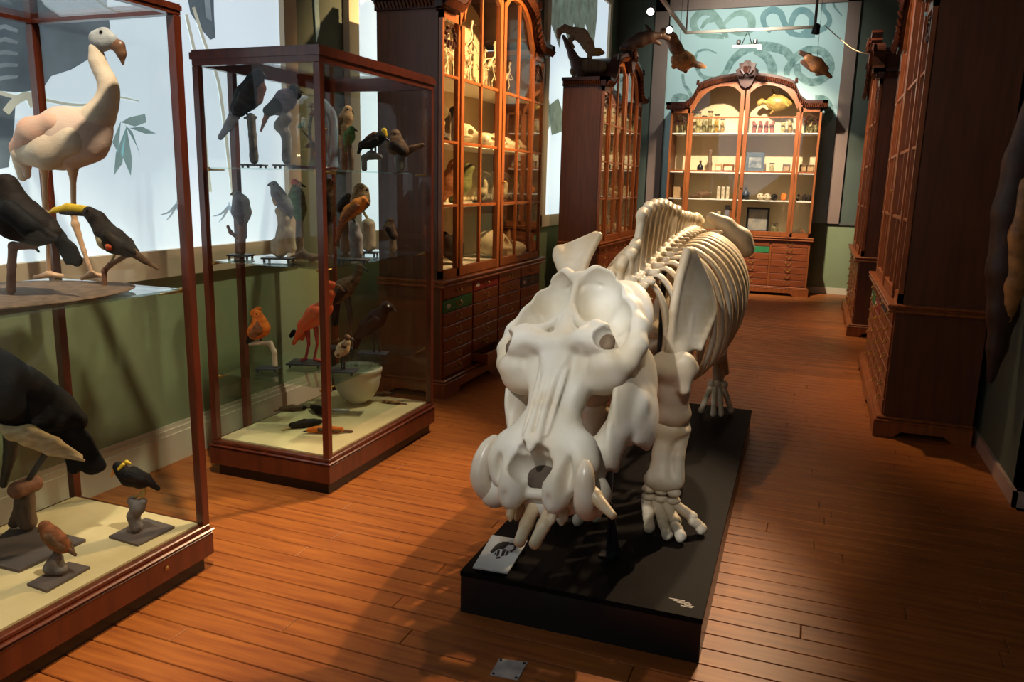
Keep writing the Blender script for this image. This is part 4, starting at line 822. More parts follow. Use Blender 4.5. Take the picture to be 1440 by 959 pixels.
pr += [K((0, .0, -.008), (0, .17, -.012), .013, .012, .018), K((0, .17, -.02), (0, .30, -.02), .02, .05, .03)]
pr += both(lambda s: chain([(s*.015, .14, -.012, .012), (s*.05, .20, -.008, .014), (s*.09, .235, .0, .018), (s*.15, .245, .022, .02), (s*.19, .262, .035, .018)], .015))
pr += both(lambda s: chain([(s*.05, .30, -.01, .045), (s*.12, .30, .01, .048), (s*.168, .305, .008, .056)], .022)+[E((s*.19, .372, -.04), (.066, .055, .055), .018)])
pr += both(lambda s: [E((s*.205, .308, .05), (.037, .043, .06), .006, '-')])
pr += both(lambda s: [E((s*.165, .40, -.085), (.08, .06, .065), .03), E((s*.105, .388, .055), (.05, .05, .055), .022, '-'), E((s*.12, .47, .01), (.05, .06, .05), .025, '-')])
for s in (-1, 0, 1): pr += chain([(s*.06, .36, -.085, .09), (s*.034, .48, -.085, .068), (s*.036, .58, -.085, .064), (s*.06, .70, -.09, .076)], .03)
pr += both(lambda s: chain([(s*.020, .36, -.012, .014), (s*.018, .55, -.002, .014), (s*.022, .70, -.004, .018)], .012)+[E((s*.08, .50, .0), (.03, .15, .03), .03, '-')])
pr += [K((.055, .40, -.015), (.045, .66, -.012), .008, .008, .006), K((-.055, .40, -.015), (-.045, .66, -.012), .008, .008, .006), E((0, .52, .022), (.007, .14, .016), .006, '-')]
pr += both(lambda s: chain([(s*.08, .62, -.09, .055), (s*.135, .675, -.09, .055), (s*.16, .73, -.095, .05), (s*.15, .78, -.11, .046)], .045))
pr += both(lambda s: [E((s*.09, .785, -.085), (.05, .09, .06), .025), E((s*.088, .85, -.10), (.042, .055, .045), .03), E((s*.14, .80, -.03), (.018, .075, .05), .014, '-'), E((s*.086, .90, -.05), (.012, .04, .02), .015, '-')])
pr += [E((0, .77, -.03), (.088, .062, .115), .007, '-'), E((.045, .715, .0), (.018, .022, .05), .005, '-'), E((-.05, .722, .0), (.02, .018, .05), .005, '-'), E((0, .88, -.06), (.026, .05, .09), .012, '-'), E((.03, .712, -.01), (.02, .02, .05), .008, '-'), E((-.035, .715, -.01), (.018, .016, .05), .008, '-')]
pr += [K((-.07, .83, -.13), (.07, .83, -.13), .02, .02, .02), E((-.006, .70, .004), (.018, .035, .014), .01)]
pr += both(lambda s: [E((s*.135, .52, -.06), (.012, .014, .02), .006, '-'), E((s*.13, .56, -.075), (.016, .02, .02), .006, '-')])
skull = bone('skull', pr, .0062, SKULLM); skull.matrix_local = SKL
def sk_part(name, prims, res, mt): return org(name, prims, res, mt, skull)
for s in (-1, 1): sk_part('socket', [E((s*.195, .308, .0), (.032, .038, .02), .01)], .005, mat('socket_brown', (.24, .16, .09), .7, col2=(.08, .05, .03), vscale=20))
sk_part('nasal_cavity', [E((0, .765, -.125), (.07, .052, .014), .01)], .005, mat('cavity_brown', (.05, .03, .02), .8, col2=(.10, .07, .045), vscale=20))  # dark plug paints the shade inside the nose opening
for s in (-1, 1): sk_part('upper_tooth', chain([(s*.085, .885, -.11, .018), (s*.083, .92, -.115, .012), (s*.08, .935, -.12, .006)], .01), .004, TOOTH)
sk_part('upper_tusk', chain([(-.17, .79, -.09, .027), (-.235, .835, -.085, .025), (-.315, .895, -.085, .013)], .01), .0045, TOOTH)
pm = []
pm += both(lambda s: [E((s*.235, .36, -.24), (.03, .17, .14), .03), E((s*.25, .46, -.30), (.032, .12, .10), .03)])
pm += both(lambda s: chain([(s*.24, .42, -.22, .034), (s*.195, .55, -.20, .036), (s*.135, .66, -.19, .05), (s*.12, .78, -.19, .06)], .04)+[E((s*.205, .52, -.23), (.028, .17, .105), .03), E((s*.225, .40, -.17), (.028, .15, .10), .03)]+chain([(s*.22, .30, -.15, .03), (s*.23, .22, -.16, .03)], .03))
pm += both(lambda s: chain([(s*.12, .74, -.19, .06), (s*.18, .80, -.17, .055), (s*.20, .84, -.15, .046)], .04)+[E((s*.225, .62, -.33), (.06, .07, .08), .03, '-')])
pm += [E((0, .80, -.20), (.15, .085, .06), .04)]
jaw = bone('lower_jaw', pm, .0075, SKULLM); jaw.matrix_local = SKL
for s in (-1, 1):
    org('incisor', chain([(s*.034, .82, -.185, .024), (s*.034, .93, -.155, .023), (s*.03, 1.0, -.135, .020)], .01), .004, TOOTH, jaw)
    org('incisor', chain([(s*.085, .83, -.18, .016), (s*.09, .89, -.175, .014), (s*.09, .91, -.17, .010)], .01), .004, TOOTH, jaw)
    tk_ = [(s*.17, .80, -.19, .036), (s*.21, .835, -.15, .032), (s*.226, .815, -.09, .032), (s*.224, .76, -.06, .030), (s*.212, .70, -.055, .025), (s*.195, .66, -.06, .014)] if s > 0 else [(s*.16, .80, -.19, .034), (s*.19, .86, -.15, .034), (s*.205, .86, -.09, .032), (s*.212, .80, -.045, .028), (s*.21, .75, -.03, .016)]
    org('lower_tusk', chain(catmull(tk_, 5), .012), .005, mat('ivory_pale', (.76, .68, .55), .3, col2=(.66, .54, .38), vscale=10), jaw)
# ---- spine
path = [(-.83, 2.95, 1.07), (-.76, 2.99, 1.13), (-.695, 3.03, 1.175), (-.672, 3.12, 1.20), (-.665, 3.35, 1.245), (-.66, 3.7, 1.295), (-.655, 4.1, 1.325), (-.655, 4.5, 1.325), (-.655, 4.8, 1.29), (-.66, 5.0, 1.21), (-.665, 5.08, 1.08), (-.67, 5.11, .93)]
SPN = catmull(path, 12); L_ = [0]
for a_, b_ in zip(SPN[:-1], SPN[1:]): L_.append(L_[-1]+math.dist(a_, b_))
def sp(d):
    return np.array([np.interp(d, L_, [p[i] for p in SPN]) for i in range(3)])
def frame(d):
    p = sp(d); t_ = sp(min(d+.01, L_[-1]))-sp(max(d-.01, 0)); t_ /= np.linalg.norm(t_); u_ = np.array([0, 0, 1.]); u_ -= t_*(u_@t_); u_ /= np.linalg.norm(u_); return p, t_, u_, np.cross(t_, u_)
d0 = L_[3*12]     # where the ribs begin
dN = np.interp(4.5, [p[1] for p in SPN], L_)
cerv = [d0*(k+.5)/6 for k in range(6)]
nth = 15; thor = [d0+(dN-d0)*k/(nth-1) for k in range(nth)]
lumb = [dN+.075*(k+1) for k in range(4)]; tail = [L_[-1]-.30+.055*k for k in range(6)]
def vert(name, d, wide, spine, tilt, r_=.036, k_=.018):
    p, t_, u_, s_ = frame(d); P_ = lambda a_, b_, c_: p+s_*a_+t_*b_+u_*c_
    pr = [K(P_(0, -.022, -.01), P_(0, .022, -.01), r_, r_, .012)]
    for s in (-1, 1):
        pr += [K(P_(s*.02, 0, .02), P_(s*wide, .01, .03), .018, .015, .014), K(P_(s*.025, -.02, .035), P_(s*.03, .03, .045), .014, .014, .012)]
    if spine > 0:
        tip = P_(0, .02+tilt, .03)+np.array([0, 0, spine])
        pr += [K(P_(0, 0, .03), P_(0, .02+tilt*.9, .03)+np.array([0, 0, spine*.93]), .02, .017, .012), K(tip-np.array([0, .016, .012]), tip+np.array([0, .02, 0]), .022, .024, .015), K(P_(0, .03, .03), tip+np.array([0, .026, -.03]), .016, .014, .014)]
    return bone(name, pr, .0065)
for k, d in enumerate(cerv): vert('neck_vertebra', d, .085 if k else .11, .04+.02*k, .01, .04)
SPH = [.245, .245, .235, .22, .20, .175, .15, .135, .12, .105, .095, .088, .082, .078, .075]
for k, d in enumerate(thor): vert('thoracic_vertebra', d, .07, SPH[k], .06+.012*k if k < 8 else .06)
for k, d in enumerate(lumb): vert('lumbar_vertebra', d, .15, .085, .02)
for k, d in enumerate(tail): vert('tail_vertebra', d, .035, .02 if k < 2 else 0, .01, .024-.002*k)
# ---- ribs
HW = [.135, .165, .20, .235, .265, .29, .31, .325, .335, .34, .34, .335, .32, .295, .26]
ZB = [.78, .72, .68, .66, .66, .66, .67, .68, .70, .72, .75, .79, .84, .90, .97]
for k, d in enumerate(thor):
    p, t_, u_, s_ = frame(d)
    for s in (-1, 1):
        zc = (p[2]+.02+ZB[k])/2; hz = (p[2]+.02-ZB[k])/2*1.12; pts = []; rad = []
        a0, a1 = math.radians(74), math.radians(-62 if k < 8 else -50)
        pts.append((p[0]+s*.045, p[1]+.005, p[2]+.012)); rad.append(.015)
        for j in range(13):
            a_ = a0+(a1-a0)*j/12; lag = .16*(math.sin(a0)-math.sin(a_))*.5*(1+.25*k/14)
            ca = math.copysign(abs(math.cos(a_))**.8, math.cos(a_))
            pts.append((p[0]+s*(.02+(HW[k]-.02)*ca), p[1]+.01+lag, zc+hz*math.sin(a_)*.93)); rad.append(.027+.012*math.sin(math.pi*j/12) if j < 12 else .018)
        mb = MB(); P_ = [Vector(q_) for q_ in catmull(pts, 2)]; R2 = np.interp(np.linspace(0, 1, len(P_)), np.linspace(0, 1, len(rad)), rad)
        ctr = Vector((p[0], 0, zc)); seg = 10; vs = []
        for i, q_ in enumerate(P_):
            tg = (P_[min(i+1, len(P_)-1)]-P_[max(i-1, 0)]).normalized(); o_ = Vector((q_.x-p[0], 0, q_.z-zc)); o_ = (o_-tg*o_.dot(tg)).normalized(); w_ = tg.cross(o_)
            for j in range(seg): a_ = 2*math.pi*j/seg; vs.append(q_+w_*(math.cos(a_)*R2[i]*1.12)+o_*(math.sin(a_)*R2[i]*.42))
        n_ = len(P_); fs = [(i*seg+j, i*seg+(j+1) % seg, (i+1)*seg+(j+1) % seg, (i+1)*seg+j) for i in range(n_-1) for j in range(seg)]+[tuple(range(seg))[::-1], tuple(range((n_-1)*seg, n_*seg))]
        o = mb.add(vs, fs).build('rib', BONE, SK, True); o.location = rel((0, 0, 0))
bone('breastbone', chain([(-.67, 3.12, .80, .03), (-.67, 3.3, .72, .034), (-.668, 3.6, .67, .034), (-.665, 3.85, .66, .026)], .02), .008)
# ---- shoulder blades
def blade(name, outline, thick, nvec, ridge=None, res=.008):
    """curved bone plate: outline points around a centre, built from flattened cones"""
    pr = []
    for tri in outline:
        pr += [K(tri[0], tri[1], thick, thick, .02)]
    return bone(name, pr+(ridge or []), res)
def fan(top, bot, n_, th):
    """plate filled between two edges (lists of 3D points)"""
    out = []
    A = catmull([tuple(p) for p in top], 24); B = catmull([tuple(p) for p in bot], 24)
    for i in range(n_):
        f_ = i/(n_-1); a_ = A[min(int(f_*(len(A)-1)), len(A)-1)]; b_ = B[min(int(f_*(len(B)-1)), len(B)-1)]; out.append(K(a_, b_, th, th, .016))
    return out
# left blade (towards the aisle): dorsal edge, then hinge; front edge first
gl = np.array(ony(948, 498, 3.20)); 
fe = [ony(966, 352, 3.28), ony(955, 390, 3.22), ony(946, 440, 3.18), ony(942, 488, 3.17)]
be = [ony(974, 352, 3.34), ony(996, 400, 3.46), ony(1003, 440, 3.46), ony(984, 490, 3.28)]
pr = fan(fe, be, 44, .010)+chain([tuple(p)+(.014,) for p in fe], .012)+chain([tuple(p)+(.011,) for p in be], .012)
pr += chain([(gl[0]+.035, gl[1]+.09, gl[2]+.14, .012), (gl[0]+.02, gl[1]+.06, gl[2]+.06, .024)], .02)+[E((gl[0], gl[1]+.02, gl[2]+.01), (.055, .055, .045), .03)]
bone('shoulder_blade', pr, .0075)
fe2 = [ony(843, 330, 3.36), ony(822, 375, 3.26), ony(815, 420, 3.20), ony(812, 470, 3.17)]
be2 = [ony(838, 331, 3.40), ony(800, 348, 3.42), ony(783, 362, 3.36), ony(800, 440, 3.25)]
gr = np.array([-.87, 3.2, .92])
pr = fan([fe2[0], fe2[1], fe2[2], Vector((-.865, 3.18, .96))], [be2[0], be2[1], be2[2], Vector((-.90, 3.24, .98))], 44, .012)+chain([tuple(p)+(.016,) for p in (be2[0], be2[1], be2[2])], .015)+[E(gr+np.array((0, .02, .02)), (.055, .055, .045), .03)]
bone('shoulder_blade', pr, .0085)
# ---- limbs
def leg_front(gx, g, el, wr, toes, side):
    g, el, wr = np.array(g), np.array(el), np.array(wr)
    bone('upper_arm_bone', [E(g+np.array((0, -.005, -.05)), (.105, .08, .06), .03), E(el+np.array((0, 0, .03)), (.078, .06, .05), .03)]+chain([tuple(g+np.array((0, 0, -.05)))+(.075,), tuple((g+el)/2)+(.066,), tuple(el+np.array((0, 0, .03)))+(.066,)], .03)+[K(g+np.array((side*.05, -.04, -.02)), g+np.array((side*.055, -.045, -.13)), .04, .025, .03)], .0075)
    bone('forearm_bone', [E(el+np.array((0, 0, -.045)), (.074, .055, .035), .02), E(wr+np.array((0, 0, .035)), (.082, .05, .04), .03)]+chain([tuple(el+np.array((-side*.012, 0, -.05)))+(.055,), tuple((el+wr)/2+np.array((-side*.018, 0, 0)))+(.042,), tuple(wr+np.array((-side*.012, 0, .05)))+(.058,)], .03)+chain([tuple(el+np.array((side*.02, .06, .04)))+(.035,), tuple(el+np.array((side*.04, .04, -.05)))+(.036,), tuple((el+wr)/2+np.array((side*.045, -.006, -.0)))+(.028,), tuple(wr+np.array((side*.055, 0, .05)))+(.034,)], .010), .0075)
    for r_ in range(2):
        for k in range(3): bone('wrist_bone', [E(wr+np.array((-.055+.052*k, -.016, .0-.034*r_)), (.031, .034, .018), .01)], .0055)
    for k, (tx, ty) in enumerate(toes):
        a_ = wr+np.array((-.062+.042*k, -.018, -.058)); b_ = np.array((tx, ty, PZ+.028)); m_ = a_+(b_-a_)*.62; m_[2] += .012
        bone('foot_bone', chain([tuple(a_)+(.025,), tuple(a_+(m_-a_)*.5)+(.022,), tuple(m_)+(.026,)], .01), .0055)
        b2 = m_+(b_-m_)*.1; c2 = m_+(b_-m_)*.62
        bone('toe_bone', chain([tuple(b2+np.array((0, -.012, -.006)))+(.022,), tuple(c2)+(.022,)], .01), .0055)
        bone('toe_bone', chain([tuple(m_+(b_-m_)*.8)+(.022,), tuple(b_)+(.022,), tuple(b_+np.array((0, -.012, -.006)))+(.015,)], .01), .0055)
tl = [onz(x_, y_, PZ+.02) for x_, y_ in ((913, 744), (938, 754), (957, 757), (986, 746))]
leg_front(0, (gl[0], gl[1]+.01, gl[2]-.005), np.array(ony(945, 590, 3.27)), np.array(ony(932, 688, 3.19)), [(p.x, p.y) for p in tl], 1)
leg_front(0, gr, (-.86, 3.28, .66), (-.855, 3.17, .345), [(-.975, 3.06), (-.905, 3.02), (-.835, 3.03), (-.775, 3.10)], -1)
def leg_hind(hip, kn, ank, toes, side):
    hip, kn, ank = np.array(hip), np.array(kn), np.array(ank)
    bone('thigh_bone', [E(hip, (.05, .05, .05), .02), E(kn+np.array((0, 0, .03)), (.06, .06, .05), .03)]+chain([tuple(hip)+(.045,), tuple((hip+kn)/2)+(.04,), tuple(kn+np.array((0, 0, .03)))+(.05,)], .03), .009)
    bone('shin_bone', [E(kn+np.array((0, 0, -.05)), (.06, .05, .04), .03)]+chain([tuple(kn+np.array((0, 0, -.05)))+(.05,), tuple((kn+ank)/2)+(.032,), tuple(ank+np.array((0, 0, .03)))+(.042,)], .03)+chain([tuple(kn+np.array((side*.04, .03, -.06)))+(.016,), tuple(ank+np.array((side*.045, .02, .04)))+(.018,)], .01), .009)
    bone('heel_bone', chain([tuple(ank+np.array((.0, .09, .05)))+(.03,), tuple(ank+np.array((0, .02, .0)))+(.035,)], .02), .008)
    for k in range(3): bone('ankle_bone', [E(ank+np.array((-.04+.04*k, -.015, -.03)), (.026, .03, .026), .01)], .007)
    for k, (tx, ty) in enumerate(toes):
        a_ = ank+np.array((-.045+.03*k, -.02, -.06)); b_ = np.array((tx, ty, PZ+.026)); m_ = a_+(b_-a_)*.62
        bone('foot_bone', chain([tuple(a_)+(.019,), tuple(m_)+(.018,)], .01), .006)
        bone('toe_bone', chain([tuple(m_+(b_-m_)*.2)+(.017,), tuple(b_)+(.017,), tuple(b_+np.array((0, -.012, -.004)))+(.014,)], .01), .006)
th_ = [onz(x_, y_, PZ+.02) for x_, y_ in ((986, 578), (1003, 583), (1014, 583), (1028, 578))]
leg_hind((-.50, 4.80, 1.07), (-.48, 4.62, .72), (-.50, 5.03, .40), [(p.x, p.y) for p in th_], 1)
leg_hind((-.82, 4.80, 1.07), (-.85, 4.62, .72), (-.84, 5.03, .40), [(-.93, 4.98), (-.87, 4.93), (-.81, 4.93), (-.75, 4.99)], -1)
# ---- pelvis
for s in (-1, 1):
    w_ = lambda x_, y_, z_: np.array((-.66+s*(x_+.66), y_, z_))
    pr = chain([tuple(w_(-.57, 4.66, 1.43))+(.03,), tuple(w_(-.49, 4.68, 1.385))+(.045,), tuple(w_(-.40, 4.70, 1.315))+(.055,), tuple(w_(-.375, 4.71, 1.26))+(.055,)], .03)
    pr += chain([tuple(w_(-.46, 4.69, 1.33))+(.05,), tuple(w_(-.49, 4.76, 1.19))+(.045,), tuple(w_(-.51, 4.82, 1.08))+(.06,)], .03)+chain([tuple(w_(-.51, 4.82, 1.08))+(.045,), tuple(w_(-.54, 5.0, 1.0))+(.035,), tuple(w_(-.62, 4.98, .88))+(.03,), tuple(w_(-.6, 4.86, .92))+(.028,)], .03)
    bone('pelvis_bone', pr, .009)
# ---- support
sup = MB().box((-.68, 2.79, PZ), (-.62, 2.85, PZ+.008)).box((-.655, 2.812, PZ), (-.645, 2.828, .86)).prism([(0, 0), (.05, 0), (.012, .22), (0, .22)], (0, .006, 0), (-.65, 2.818, PZ))
o = sup.build('support_post', BLKM, SK); o.location = rel((0, 0, 0))
o = MB().tube([(-.65, 2.82, .85), (-.70, 2.80, .90), (-.76, 2.76, .93)], .011, 8).build('support_arm', BLKM, SK); o.location = rel((0, 0, 0))
o = MB().tube([(-.66, 3.75, PZ), (-.66, 3.75, 1.26)], .012, 8).build('support_post', BLKM, SK); o.location = rel((0, 0, 0))
o = MB().tube([(-.66, 4.75, PZ), (-.66, 4.75, 1.27)], .012, 8).build('support_post', BLKM, SK); o.location = rel((0, 0, 0))
# ============================================================ SPECIMENS IN THE CABINETS
def inside(cab, u_, v_, z_):
    return (Matrix.Translation(cab.location) @ Matrix.Rotation(cab.rotation_euler.z, 4, 'Z')) @ Vector((u_, v_, z_))
MEMO = {}
def memo(key, f):
    if key not in MEMO: MEMO[key] = f()
    return MEMO[key]
FLUID = [mat('fluid_amber', (.55, .30, .06), .3, var=.3, vscale=20), mat('fluid_straw', (.62, .48, .20), .3, var=.3, vscale=20), mat('fluid_olive', (.30, .24, .10), .3, var=.3, vscale=20)]
LID = mat('jar_lid', (.10, .06, .03), .5, var=.2)
CORAL = mat('coral_red', (.34, .10, .06), .7, var=.4, vscale=20, bump=.4); SKW = mat('small_bone', (.66, .57, .40), .55, col2=(.42, .32, .18), vscale=20)
def jar(cab, u_, v_, z_, h_=.19, r_=.045, fl=0, label='', group=''):
    t = thing('specimen_jar', label, 'jar', inside(cab, u_, v_, z_), 0, group); k = (round(h_, 3), round(r_, 3))
    link('glass', memo(('jg',)+k, lambda: MB().lathe([(r_*.96, 0), (r_, .006), (r_, h_*.85), (r_*.8, h_*.9), (r_*.8, h_*.94)], (0, 0, 0), 14).mesh()), GLJ, t, True)
    link('lid', memo(('jl',)+k, lambda: MB().lathe([(r_*.85, h_*.92), (r_*.95, h_*.935), (r_*.95, h_*.985), (r_*.7, h_)], (0, 0, 0), 14).mesh()), LID, t)
    o = link('specimen', memo(('js',)+k, lambda: organic(chain([(0, 0, h_*.08, r_*.5), (r_*.15, 0, h_*.3, r_*.68), (-r_*.1, 0, h_*.55, r_*.6), (r_*.1, 0, h_*.74, r_*.3)], r_*.4), r_*.16)), None, t)
    if not o.data.materials: o.data.materials.append(FLUID[0])
    o.material_slots[0].link = 'OBJECT'; o.material_slots[0].material = FLUID[fl % 3]
    return t
def small_dome(cab, u_, v_, z_, R_=.075, h_=.26, mt_=None, label='', group=''):
    t = thing('bell_jar', label, 'bell jar', inside(cab, u_, v_, z_), 0, group); k = (R_, h_)
    link('base', memo(('db',)+k, lambda: MB().lathe([(R_*1.12, 0), (R_*1.12, .014), (R_, .02)], (0, 0, 0), 16).mesh()), W_DARK, t)
    link('bell', memo(('dg',)+k, lambda: MB().lathe([(R_, .02), (R_, h_-R_)]+[(max(R_*math.cos(a_), .001), h_-R_+R_*math.sin(a_)) for a_ in (.4, .8, 1.1, 1.4, 1.57)], (0, 0, 0), 18).mesh()), GLJ, t, True)
    link('specimen', memo(('ds',)+k, lambda: organic(chain([(-.02, 0, .04, .02), (0, 0, .09, .034), (.02, 0, .15, .02), (.015, 0, .18, .016)], .015), .006)), mt_ or TAWN, t)
def skull_small(cab, u_, v_, z_, rz, label, group, sc=1.0, mt_=None):
    o = link('small_skull', memo('sks', lambda: organic([E((0, 0, .055), (.05, .065, .05), .02), E((0, -.075, .035), (.028, .06, .03), .02), E((.022, -.045, .062), (.014, .014, .014), .006, '-'), E((-.022, -.045, .062), (.014, .014, .014), .006, '-'), E((0, -.06, .012), (.03, .06, .012), .01)]+[K((s*.05, .0, .04), (s*.045, -.06, .04), .008, .008, .008) for s in (1, -1)], .005)), SKW, None)
    p = inside(cab, u_, v_, z_); o.location = p; o.rotation_euler = (0, 0, cab.rotation_euler.z+rz); o.scale = (sc,)*3; tag(o, label, 'skull', group)
def bird_skeleton(cab, u_, v_, z_, h_, flip, label, group):
    p = inside(cab, u_, v_, z_); t = thing('bird_skeleton', label, 'skeleton', p, cab.rotation_euler.z, group); t.scale = (flip*h_/.4, h_/.4, h_/.4)
    link('stand', memo('bst', lambda: MB().lathe([(.045, 0), (.05, .008), (.03, .018), (.008, .03), (.006, .16)], (0, 0, 0), 12).mesh()), LID, t)
    def f():
        pr = chain([(.0, 0, .2, .016), (.06, 0, .24, .02), (.1, 0, .27, .012)], .012)+chain([(.1, 0, .27, .008), (.13, 0, .31, .007), (.11, 0, .35, .007), (.125, 0, .385, .008)], .005)+[E((.135, 0, .392), (.022, .013, .013), .006), K((.15, 0, .39), (.19, 0, .38), .006, .002, .005)]
        for s in (1, -1): pr += chain([(.03, s*.02, .2, .006), (.05, s*.03, .13, .005), (.0, s*.03, .08, .004), (.01, s*.03, .02, .004), (.05, s*.035, .018, .003)], .004)+chain([(.09, s*.02, .27, .006), (.03, s*.05, .25, .005), (.1, s*.055, .2, .004), (-.03, s*.04, .2, .003)], .004)
        for k in range(5): pr += [K((.02+.018*k, 0, .235), (.04+.018*k, .028, .19), .003, .003, .003), K((.02+.018*k, 0, .235), (.04+.018*k, -.028, .19), .003, .003, .003)]
        return organic(pr+chain([(0, 0, .2, .008), (-.05, 0, .19, .005)], .005), .0045)
    link('bones', memo('bsk', f), SKW, t)
def box_item(name, cab, u_, v_, z_, sx, sy, sz, mt_, label, cat, group=None, rz=0, trim=None):
    p = inside(cab, u_, v_, z_); t = thing(name, label, cat, p, cab.rotation_euler.z+rz, group)
    MB().box((-sx/2, -sy/2, 0), (sx/2, sy/2, sz), min(sx, sy, sz)*.06).build('body', mt_, t)
    if trim: MB().box((-sx*.36, -sy/2-.002, sz*.25), (sx*.36, -sy/2, sz*.75)).build('front', trim, t)
    return t
def lump(name, cab, u_, v_, z_, prims, res, mt_, label, cat, group=None, rz=0):
    o = org(name, prims, res, mt_, None); o.location = inside(cab, u_, v_, z_); o.rotation_euler = (0, 0, cab.rotation_euler.z+rz); tag(o, label, cat, group); return o
def bottle(cab, u_, v_, z_, h_, mt_, label):
    t = thing('bottle', label, 'bottle', inside(cab, u_, v_, z_)); r_ = h_*.28
    MB().lathe([(r_, 0), (r_, h_*.5), (r_*.35, h_*.68), (r_*.3, h_*.88)], (0, 0, 0), 12).build('body', mt_, t, True); MB().lathe([(r_*.4, h_*.86), (r_*.42, h_), (r_*.2, h_)], (0, 0, 0), 10).build('stopper', LID, t)
rn = random.Random(11)
# end cabinet
for u_ in (-1.02, -.94, -.87): jar(cabF, u_, .22, 2.41, .20, .036, rn.randrange(3), 'narrow jar in the left side light of the end cabinet', 'jars in the left side light of the end cabinet')
for u_, h_ in ((-.70, .33), (-.61, .27), (-.52, .34), (-.42, .29), (-.33, .22)): jar(cabF, u_, .22, 2.41, h_, .043, rn.randrange(3), 'amber specimen jar behind the left door of the end cabinet', 'jars behind the left door of the end cabinet')
for k, u_ in enumerate((.14, .23, .32, .41)): lump('coral', cabF, u_, .22, 2.41, chain([(0, 0, .03, .035), (.01, 0, .1, .03), (-.01, 0, .17, .022)], .02)+chain([(0, 0, .06, .02), (.04, 0, .13, .014)], .015), .008, CORAL, 'red coral branch behind the right door of the end cabinet', 'coral', 'coral on the top shelf of the end cabinet', k)
for u_, fl in ((.56, 1), (.66, 0)): jar(cabF, u_, .22, 2.41, .22, .042, fl, 'jar beside the red coral in the end cabinet', 'jars beside the coral in the end cabinet')
for u_ in (.88, .95, 1.02): jar(cabF, u_, .22, 2.41, .20, .034, rn.randrange(3), 'narrow jar in the right side light of the end cabinet', 'jars in the right side light of the end cabinet')
t = thing('pufferfish', 'dried golden pufferfish hanging in the arched top of the end cabinet', 'fish', inside(cabF, .46, .24, 2.86))
GOLD = mat('puffer_gold', (.62, .42, .10), .4, col2=(.30, .17, .05), vscale=14, bump=.5, bscale=60)
org('body', [E((0, 0, 0), (.18, .11, .12), .03), E((.15, 0, .0), (.07, .06, .06), .03)], .01, GOLD, t)
org('tail_fin', chain([(-.16, 0, .0, .03), (-.24, 0, .03, .03), (-.27, 0, .0, .04)], .03), .008, GOLD, t)
org('fin', chain([(-.06, 0, .1, .025), (-.1, 0, .19, .012)], .02), .007, GOLD, t); org('fin', chain([(-.06, 0, -.1, .025), (-.1, 0, -.16, .012)], .02), .007, GOLD, t); org('fin', chain([(.12, -.08, -.03, .02), (.15, -.13, -.06, .014)], .02), .007, GOLD, t)
MB().tube([(0, 0, .1), (0, 0, .32)], .003, 5).build('wire', BLKM, t)
bottle(cabF, -.62, .2, 1.83, .17, BLKM, 'small dark stoppered bottle on the second shelf of the end cabinet')
lump('figurine', cabF, -.48, .2, 1.83, chain([(0, 0, .02, .04), (0, 0, .12, .035), (0, 0, .2, .025), (.0, 0, .31, .03)], .03), .009, BARK, 'tall brown figure-like specimen on the second shelf of the end cabinet', 'specimen')
box_item('card_box', cabF, -.34, .2, 1.83, .10, .08, .12, TAWN, 'small square buff box on the second shelf of the end cabinet', 'box', None, 0, CREAM)
box_item('card_box', cabF, -.19, .2, 1.83, .16, .1, .12, RUST, 'wider rusty box beside the small buff box in the end cabinet', 'box', None, 0, CREAM)
box_item('glass_box', cabF, .20, .24, 1.83, .26, .12, .30, mat('box_slate', (.10, .13, .15), .4, var=.3, vscale=12), 'slate blue framed box on the second shelf of the end cabinet', 'box', None, 0, mat('box_pic', (.45, .45, .40), .5, col2=(.08, .10, .12), vscale=9))
jar(cabF, .45, .2, 1.83, .15, .04, 1, 'single low jar on the second shelf of the end cabinet', 'single jar of the end cabinet')
for k, u_ in enumerate((.66, .90, 1.0)): box_item('card_box', cabF, u_, .2, 1.83, .11, .08, .13, BRWN, 'brown card box at the right end of the second shelf of the end cabinet', 'box', 'brown boxes of the end cabinet', 0, TAWN)
box_item('card_box', cabF, -.93, .2, 1.42, .15, .1, .17, TAWN, 'tan box in the left side light on the third shelf of the end cabinet', 'box')
lump('dried_fish', cabF, -.58, .2, 1.42, chain([(-.14, 0, .03, .02), (0, 0, .05, .05), (.13, 0, .08, .03)], .03)+chain([(-.05, 0, .08, .02), (.08, 0, .12, .012)], .02), .01, BRWN, 'long dark dried fish on the third shelf of the end cabinet', 'fish')
for u_ in (-.31, -.24, -.17): box_item('stone_column', cabF, u_, .2, 1.42, .045, .045, .19, SKW, 'pale upright column-shaped specimen on the third shelf of the end cabinet', 'specimen', 'pale columns of the end cabinet')
bottle(cabF, .10, .2, 1.42, .20, BLKM, 'dark bottle on the third shelf of the end cabinet')
for u_ in (.32, .42): skull_small(cabF, u_, .2, 1.42, .2, 'small pale skull on the third shelf of the end cabinet', 'skulls on the third shelf of the end cabinet')
lump('shell', cabF, .52, .2, 1.42, [E((0, 0, .05), (.05, .04, .05), .02), E((.02, -.03, .04), (.02, .02, .03), .01, '-')], .007, BLKB, 'small black shell on the third shelf of the end cabinet', 'shell')
lump('shell', cabF, .66, .2, 1.42, [E((0, 0, .06), (.045, .04, .06), .02)], .007, ORNG, 'small orange shell on the third shelf of the end cabinet', 'shell')
for u_ in (.87, .95, 1.02): lump('nut', cabF, u_, .2, 1.42, [E((0, 0, .045), (.036, .034, .045), .02), E((0, 0, .09), (.014, .014, .02), .02)], .007, BLKB, 'dark brown nut-like specimen in the right side light of the end cabinet', 'nut', 'dark nuts of the end cabinet')
